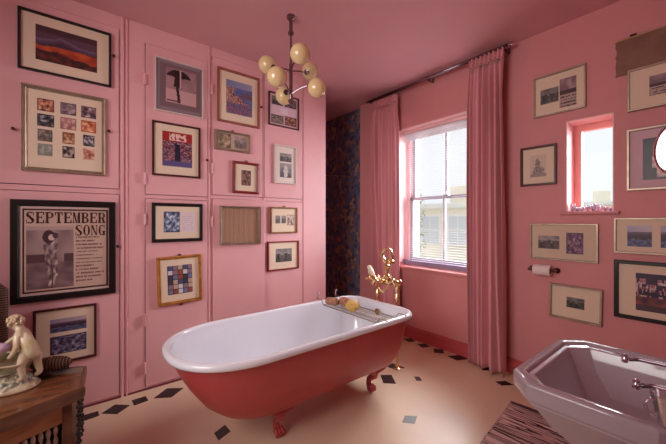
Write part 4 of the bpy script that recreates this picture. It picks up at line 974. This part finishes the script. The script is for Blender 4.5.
rt = thing('rag_rug', 'dark and pale striped rag rug on the floor in front of the basin', 'rug', (-0.895, 2.240, 0), 0.12)
W_, H_ = 0.45, 0.95; g = MB(); NX, NY = 30, 80
top = [[None] * (NX + 1) for _ in range(NY + 1)]
rr = []
for j in range(NY + 1):
    y = -H_ * j / NY; wob = 0.004 * math.sin(j * 1.9) + 0.004 * math.sin(j * 0.7)
    row = []
    for i in range(NX + 1):
        row.append((0 - wob + (W_ + 2 * wob) * i / NX, y, 0.010 + 0.003 * math.sin(j * 1.6) + 0.001 * math.sin(i * 2.1)))
    rr.append(row + [(W_ + wob, y, 0.0015), (-wob, y, 0.0015)])
g.rings(rr, True, True); g.build('woven_body', rug_material(), rt, world=False)
fm = material('pale_rug_thread', rgb(180, 140, 134), 0.9); random.seed(9)
for xx, sg in ((0, -1), (W_, 1)):
    g = MB(); g.box(xx - 0.004, xx + 0.004, -H_, 0, 0.002, 0.008)
    for j in range(46):
        y = -H_ * (j + 0.5) / 46
        l = random.uniform(0.006, 0.015); g.tube([(xx - sg * 0.004, y, 0.006), (xx + sg * l * 0.6, y + random.uniform(-0.004, 0.004), 0.006), (xx + sg * l, y + random.uniform(-0.006, 0.006), 0.003)], [0.003, 0.0025, 0.0012], 5)
    g.build('fringe', fm, rt, world=False)

# ------------------------------------------------------------------ SIDE TABLE (left foreground)
TZ = 0.55
hexp = [(-1.775, 0.035), (-1.555, 0.025), (-1.442, -0.24), (-1.545, -0.52), (-1.775, -0.52), (-1.905, -0.24)]
hc = (sum(p[0] for p in hexp) / 6, sum(p[1] for p in hexp) / 6)
def sc(k): return [(hc[0] + (p[0] - hc[0]) * k, hc[1] + (p[1] - hc[1]) * k) for p in hexp]
tb = thing('side_table', 'dark wooden six sided side table with raised rim and turned lattice, left foreground', 'table', (hc[0], hc[1], 0))
def ring(k, z): return [(x, y, z) for x, y in sc(k)]
g = MB(); g.rings([ring(0.95, TZ - 0.032), ring(0.95, TZ - 0.010), ring(0.01, TZ - 0.010)], True, True); g.build('tabletop', material('tabletop_wood', rgb(138, 84, 52), 0.25, col2=rgb(96, 54, 36), vscale=5, stretch=(6, 1, 6), coat=0.4), tb)
g = MB(); g.rings([ring(0.93, TZ - 0.034), ring(0.975, TZ - 0.034), ring(1.0, TZ - 0.020), ring(1.0, TZ + 0.006), ring(0.985, TZ + 0.013), ring(0.955, TZ + 0.010), ring(0.925, TZ - 0.0098)], False, False); g.build('raised_rim', M['dwood'], tb)
P = sc(0.84)
for i in range(6):
    a = Vector((*P[i], 0)); b = Vector((*P[(i + 1) % 6], 0)); d = (b - a).normalized(); nn = Vector((d.y, -d.x, 0))
    if nn.dot(a - Vector((*hc, 0))) < 0: nn = -nn
    L_ = (b - a).length
    def beam(g, s0, s1, z0, z1, th=0.010, off=0):
        q = [a + d * s0 + nn * (off - th), a + d * s1 + nn * (off - th), a + d * s1 + nn * (off + th), a + d * s0 + nn * (off + th)]
        g.prism([(v.x, v.y) for v in q], z0, z1)
    g = MB(); beam(g, 0.02, L_ - 0.02, TZ - 0.105, TZ - 0.034, 0.006, -0.004); g.build('apron', M['lwood'], tb)
    g = MB(); beam(g, 0.02, L_ - 0.02, TZ - 0.235, TZ - 0.222, 0.006, -0.004); beam(g, 0.02, L_ - 0.02, 0.06, 0.09, 0.006, -0.004); g.build('rail', M['dwood'], tb)
    g = MB(); beam(g, 0.02, L_ - 0.02, TZ - 0.222, TZ - 0.105, 0.002, -0.022); g.build('dark_backing', M['ebony'], tb)
    g = MB(); ns = 8
    for k in range(ns):
        s_ = 0.035 + (L_ - 0.07) * (k + 0.5) / ns; p = a + d * s_ - nn * 0.004; prof = []
        for q in range(13):
            zz = TZ - 0.222 + 0.117 * q / 12; prof.append((0.0035 + 0.0045 * abs(math.sin(q * PI / 4)), zz))
        g.lathe(prof, (p.x, p.y, 0), 8)
    g.build('turned_lattice', M['spindle'], tb, smooth=True)
    g = MB(); a2 = a; cdir = (a - Vector((*hc, 0))).normalized()
    q = [a + cdir * 0.012 + cdir.cross(Vector((0, 0, 1))) * w for w in (0.022, -0.022)] + [a - cdir * 0.018 + cdir.cross(Vector((0, 0, 1))) * w for w in (-0.022, 0.022)]
    g.prism([(v.x, v.y) for v in q], 0.0, TZ - 0.034); g.build('leg', M['dwood'], tb)
# carved bead string at the visible corner
for i in (0, 1):
    a = Vector((*sc(0.93)[i], 0)); g = MB()
    for k in range(15): g.ball((a.x + 0.004 * math.sin(k * 1.3), a.y, TZ - 0.045 - k * 0.017), 0.010 if k % 2 else 0.007, n=8)
    g.build('bead_drop', M['ebony'], tb, smooth=True)

# ------------------------------------------------------------------ CHERUB BOWL
ZS = TZ - 0.0095
cb = thing('cherub_bowl', 'glazed china bowl with a bending cherub figure on a flowery base', 'ornament', (-1.77, -0.20, ZS))
bc = Vector((-1.778, -0.202, ZS)); ax = Vector((0.80, 0.60, 0)).normalized() * 1.0  # photo-right direction roughly
ax = Vector((0.6272, 0.7789, 0)); dp = Vector((-0.7789, 0.6272, 0))
def P3(r, d, z): return bc + ax * r + dp * d + Vector((0, 0, z))
g = MB()
def ell(a, b, z, n=36, wob=0.0, ph=0): return [P3(-0.045 + a * math.cos(2 * PI * k / n) * (1 + wob * math.sin(9 * 2 * PI * k / n + ph)), b * math.sin(2 * PI * k / n) * (1 + wob * math.sin(9 * 2 * PI * k / n + ph)), z) for k in range(n)]
g.rings([ell(0.135, 0.085, 0.0), ell(0.140, 0.09, 0.008), ell(0.125, 0.078, 0.020, wob=0.03), ell(0.09, 0.058, 0.032), ell(0.05, 0.035, 0.050), ell(0.045, 0.03, 0.062)]); g.build('base', M['china'], cb, smooth=True)
g = MB(); random.seed(12)
for k in range(90):
    a = random.uniform(0, 2 * PI); r = random.uniform(0.40, 0.98)
    p = P3(-0.045 + 0.125 * r * math.cos(a), 0.08 * r * math.sin(a), 0.010 + 0.05 * (1 - r) + random.uniform(0, 0.012)); g.ball(p, random.uniform(0.007, 0.013), n=6)
g.build('flowers', M['chinaw'], cb, smooth=True)
g = MB()
g.rings([ell(0.04, 0.03, 0.055), ell(0.075, 0.05, 0.062), ell(0.105, 0.07, 0.078), ell(0.120, 0.082, 0.098, wob=0.03), ell(0.126, 0.088, 0.106, wob=0.05), ell(0.121, 0.083, 0.106, wob=0.05), ell(0.10, 0.066, 0.088), ell(0.06, 0.04, 0.074)]); g.build('scalloped_bowl', M['chinag'], cb, smooth=True)
g = MB(); g.tube(ell(0.1245, 0.0865, 0.108, wob=0.05), 0.004, 8, closed=True); g.build('bowl_lip', M['china'], cb, smooth=True)
# cherub: one continuous skinned body
def skin_figure(name, joints, edges, mat, parent, lvl=2):
    me = bpy.data.meshes.new(name); me.from_pydata([j[0] for j in joints], edges, []); o = bpy.data.objects.new(name, me); COL.objects.link(o)
    md = o.modifiers.new('skin', 'SKIN'); 
    for i, j in enumerate(joints):
        r = j[1]; me.skin_vertices[0].data[i].radius = (r, r)
    me.skin_vertices[0].data[0].use_root = True
    md.use_smooth_shade = True; s_ = o.modifiers.new('sub', 'SUBSURF'); s_.levels = lvl; s_.render_levels = lvl
    me.materials.append(mat)
    dg = bpy.context.evaluated_depsgraph_get(); ev = o.evaluated_get(dg); nm = bpy.data.meshes.new_from_object(ev)
    bpy.data.objects.remove(o); o2 = bpy.data.objects.new(name, nm); COL.objects.link(o2)
    for p in nm.polygons: p.use_smooth = True
    o2.parent = parent; o2.matrix_parent_inverse = Matrix.Translation(parent.location).inverted()
    if not nm.materials: nm.materials.append(mat)
    return o2
J = [(P3(0.074, 0, 0.150), 0.022), (P3(0.067, 0, 0.182), 0.021), (P3(0.050, 0, 0.212), 0.024), (P3(0.034, 0, 0.234), 0.012), (P3(0.016, 0, 0.254), 0.025), (P3(0.008, 0, 0.262), 0.021),
     (P3(0.068, -0.020, 0.130), 0.020), (P3(0.062, -0.026, 0.092), 0.015), (P3(0.072, -0.026, 0.052), 0.011), (P3(0.056, -0.034, 0.042), 0.009),
     (P3(0.086, 0.018, 0.130), 0.020), (P3(0.080, 0.024, 0.092), 0.015), (P3(0.092, 0.024, 0.052), 0.011), (P3(0.076, 0.016, 0.042), 0.009),
     (P3(0.052, -0.032, 0.212), 0.013), (P3(0.062, -0.042, 0.172), 0.011), (P3(0.040, -0.044, 0.140), 0.008), (P3(0.030, -0.042, 0.134), 0.007),
     (P3(0.034, 0.028, 0.214), 0.013), (P3(-0.006, 0.030, 0.196), 0.010), (P3(-0.036, 0.018, 0.170), 0.008), (P3(-0.046, 0.014, 0.160), 0.007)]
E = [(0, 1), (1, 2), (2, 3), (3, 4), (4, 5), (0, 6), (6, 7), (7, 8), (8, 9), (0, 10), (10, 11), (11, 12), (12, 13), (2, 14), (14, 15), (15, 16), (16, 17), (2, 18), (18, 19), (19, 20), (20, 21)]
skin_figure('cherub_body', J, E, M['china'], cb)
g = MB(); hcn = P3(0.014, 0, 0.258)
for k in range(70):
    a = random.uniform(0, 2 * PI); e = random.uniform(-0.2, 1.5)
    dv = Vector((math.cos(a) * math.cos(e), math.sin(a) * math.cos(e), math.sin(e)))
    if dv.dot(ax) < -0.45 and dv.z < 0.6: continue
    g.ball(hcn + dv * 0.025, 0.0062, n=6)
g.build('cherub_hair', M['china'], cb, smooth=True)
g = MB(); g.tube([P3(0.038, 0.0, 0.226), P3(0.058, -0.012, 0.200), P3(0.076, -0.006, 0.165), P3(0.084, 0.0, 0.135), P3(0.092, 0.012, 0.112)], [0.012, 0.022, 0.027, 0.024, 0.008], 12); g.build('cherub_drape', material('cream_drape_glaze', rgb(206, 188, 140), 0.2, col2=rgb(236, 224, 200), vscale=20), cb, smooth=True)
# face details
g = MB()
for s_ in (-1, 1): g.ball(hcn - ax * 0.0225 - dp * (0.004 + s_ * 0.008) + Vector((0, 0, -0.001)), 0.0024, n=6)
g.build('cherub_eyes', M['ebony'], cb, smooth=True)
# lilac shell-like egg in the bowl
g = MB(); g.ball((0, 0, 0), 0.05, 1.35, 0.85, 0.62, n=22)
o = g.build('lilac_soap', M['lilac'], smooth=True); o.location = P3(-0.072, -0.012, 0.142); o.rotation_euler = (0, -0.35, math.atan2(ax.y, ax.x))
tag(o, 'shiny lilac oval soap lying in the cherub bowl', 'soap')

# coiled brown brush at the back of the table
t = thing('oval_brush', 'dark brown ribbed oval brush on the table behind the cherub bowl', 'brush', (-1.775, -0.025, ZS))
g = MB(); g.ball((0, 0, 0.030), 0.03, 2.5, 0.95, 0.95, n=22)
for v in g.bm.verts: 
    k = 1 + 0.07 * math.sin(v.co.x * 420); v.co.y *= k; v.co.z = 0.03 + (v.co.z - 0.03) * k; v.co.z = max(0.003, v.co.z)
g.build('ribbed_back', M['basketry'], t, smooth=True, world=False)
g = MB(); 
for k in range(24): 
    a = 2 * PI * k / 24; g.tube([(0.060 * math.cos(a), 0.020 * math.sin(a), 0.001), (0.058 * math.cos(a), 0.019 * math.sin(a), 0.012)], 0.003, 5)
g.build('bristles', M['ebony'], t, world=False)
t.rotation_euler = (0, 0, math.atan2(0.27, 0.13) + 0.1); t.location = (-1.812, -0.085, TZ + 0.0115)

# ------------------------------------------------------------------ WICKER CHAIR at far left
wc = thing('wicker_chair', 'dark brown woven wicker chair at far left, only its back edge in view', 'chair', (-2.3, -0.55, 0))
bx = -2.32; ytop = -0.292
def slab(g, pts, th):
    a = [Vector(p) for p in pts]; nrm_ = (a[1] - a[0]).cross(a[2] - a[0]).normalized() * th
    f = [p + nrm_ for p in a]; g.rings([[tuple(p) for p in a], [tuple(p) for p in f]])
g = MB(); g.box(bx - 0.012, bx + 0.012, ytop - 0.50, ytop, 0.42, 0.86, 0.006); g.build('backrest', M['wicker'], wc)
g = MB(); g.tube([(bx, ytop, 0.42), (bx, ytop, 0.85), (bx, ytop - 0.03, 0.885), (bx, ytop - 0.25, 0.90), (bx, ytop - 0.47, 0.885), (bx, ytop - 0.50, 0.85), (bx, ytop - 0.50, 0.42)], 0.017, 12); g.build('back_frame', M['wicker'], wc, smooth=True)
g = MB(); g.box(bx, bx + 0.42, ytop - 0.50, ytop, 0.38, 0.43, 0.012); g.build('seat', M['wicker'], wc)
for x in (bx, bx + 0.40):
    for y in (ytop - 0.48, ytop - 0.02):
        g = MB(); g.tube([(x, y, 0), (x, y, 0.39)], [0.014, 0.018], 10); g.build('leg', M['wicker'], wc, smooth=True)

# ------------------------------------------------------------------ OUTSIDE
gnd = struct(MB().box(-60, 30, 3.2, 60, -6.2, -6.0).build('ground', material('pale_pavement', rgb(170, 168, 164), 0.9)))
def house(label, x0, x1, y0, z1, nwin, dep=6, cols=None, roof=True):
    r = thing('terraced_house', label, 'house', ((x0 + x1) / 2, y0 + dep / 2, -6.0), 0)
    MB().box(x0, x1, y0, y0 + dep, -6.0, z1).build('walls', M['brick'], r)
    MB().box(x0 - 0.05, x1 + 0.05, y0 - 0.18, y0 + dep, z1, z1 + 0.22).build('cornice', M['outwhite'], r)
    w = (x1 - x0) / nwin
    for zf in (-4.9, -2.2, 0.15):
        for i in range(nwin):
            xc = x0 + w * (i + 0.5)
            if zf + 1.35 > z1: continue
            f = MB().box(xc - 0.5, xc + 0.5, y0 - 0.08, y0, zf, zf + 1.35).build('window', M['outwhite'], r)
            g = MB()
            for sx_ in (-1, 1):
                for k in (0, 1): g.box(xc + (0.03 if sx_ > 0 else -0.43), xc + (0.43 if sx_ > 0 else -0.03), y0 - 0.1, y0 - 0.08, zf + 0.08 + 0.63 * k, zf + 0.62 + 0.63 * k)
            g.build('panes', M['outglass'], f)
    for i in range(max(1, nwin // 3)):
        xc = x0 + (x1 - x0) * (i + 0.5) / max(1, nwin // 3)
        MB().box(xc - 0.5, xc + 0.5, y0 + dep * 0.4, y0 + dep * 0.4 + 0.6, z1 + 0.2, z1 + 1.2).build('chimney', M['brick'], r)
    return r
house('pale brick terraced house with white sash windows seen through the tall window', -14.5, -6.4, 12.5, 1.75, 6)
house('distant pale house with chimneys seen low through the small window', -10.5, -2.2, 30, 2.4, 4)
g = MB(); g.box(-2.9, -2.62, 3.25, 4.1, -6, 4.6)
t = thing('brick_pier', 'pale brick pier close outside the left edge of the tall window', 'pier', (-3.0, 3.7, -6))
g.bm.free()
MB().box(-3.10, -2.72, 3.35, 3.75, -6, 4.6).build('shaft', ramp_material('pale_brickwork', 'wave', [(0.1, rgb(150, 150, 130)), (0.5, rgb(206, 200, 180))], 3.4, 0.9, direction='Z'), t)
MB().box(-3.16, -2.66, 3.29, 3.81, 4.6, 4.75).build('cap', M['outwhite'], t)
t = thing('garden_tree', 'pale leafy tree outside the lower left of the tall window', 'tree', (-8.3, 10.3, -6))
g = MB(); g.tube([(-8.3, 10.3, -6), (-8.25, 10.3, -1), (-8.3, 10.3, 1.6)], [0.2, 0.15, 0.05], 10); g.build('trunk', M['card'], t, smooth=True)
g = MB(); random.seed(4)
for k in range(1500):
    a = random.uniform(0, 2 * PI); r = random.uniform(0, 1) ** 0.5; zz = random.uniform(-1.5, 3.2); rad_ = 1.0 * math.sqrt(max(0, 1 - ((zz - 0.6) / 2.8) ** 2)) * r
    p = Vector((-8.3 + rad_ * math.cos(a), 10.3 + rad_ * math.sin(a), zz)); s_ = random.uniform(0.05, 0.10)
    q = [Vector((random.uniform(-1, 1), random.uniform(-1, 1), random.uniform(-1, 1))) * s_ for _ in range(3)]
    g.poly([p + q[0], p + q[1], p + q[2]])
g.build('foliage', M['leaf'], t)

# ------------------------------------------------------------------ WORLD, LIGHTS
w = bpy.data.worlds.new('sky'); bpy.context.scene.world = w; w.use_nodes = True
nt = w.node_tree; bg = nt.nodes['Background']
bg.inputs['Color'].default_value = (0.90, 0.95, 1.0, 1); bg.inputs['Strength'].default_value = 0.68
def area(name, loc, rot, sx, sy, power, col=(1, 1, 1), portal=False):
    l = bpy.data.lights.new(name, 'AREA'); l.shape = 'RECTANGLE'; l.size = sx; l.size_y = sy; l.energy = power; l.color = col
    o = bpy.data.objects.new(name, l); COL.objects.link(o); o.location = loc; o.rotation_euler = rot
    if portal: l.cycles.is_portal = True
    return o
area('window_portal', ((BX0 + BX1) / 2, YW + T + 0.02, (BZ0 + BZ1) / 2), (-PI / 2, 0, 0), BX1 - BX0, BZ1 - BZ0, 1, portal=True)
area('small_window_portal', ((SX0 + SX1) / 2, YW + T + 0.02, (SZ0 + SZ1) / 2), (-PI / 2, 0, 0), SX1 - SX0, SZ1 - SZ0, 1, portal=True)
# added lamps outside, out of view, standing in for stronger sky light
area('sky_lamp_high', (-1.9, 6.0, 4.6), (math.radians(-62), 0, 0), 4.5, 2.4, 1050, (0.95, 0.97, 1.0))
area('sky_lamp_side', (0.9, 6.5, 2.4), (math.radians(-88), 0, math.radians(-25)), 3.2, 4.5, 600, (0.95, 0.97, 1.0))  # unseen lamp added to brighten the cupboards and bath
fb = area('room_fill', (-1.05, -1.1, 1.7), (math.radians(82), 0, math.radians(12)), 1.3, 1.3, 13.5, (1.0, 0.95, 0.92)); fb.data.spread = math.radians(120)  # added fill lamp behind the camera, brightens the window wall
for o in bpy.data.objects:
    if o.type == 'LIGHT': o.visible_camera = True

# ------------------------------------------------------------------ CAMERA
cd = bpy.data.cameras.new('camera'); cam = bpy.data.objects.new('camera', cd); COL.objects.link(cam)
cd.sensor_width = 36; cd.lens = 318 / 666 * 36; cd.clip_start = 0.02
cd.shift_y = -1.0 / 666
cam.location = (0, 0, 1.2); cam.rotation_euler = (PI / 2, 0, math.atan(395 / 318))
sc_ = bpy.context.scene; sc_.camera = cam
sc_.view_settings.view_transform = 'Standard'; sc_.view_settings.look = 'None'; sc_.view_settings.exposure = 0.6
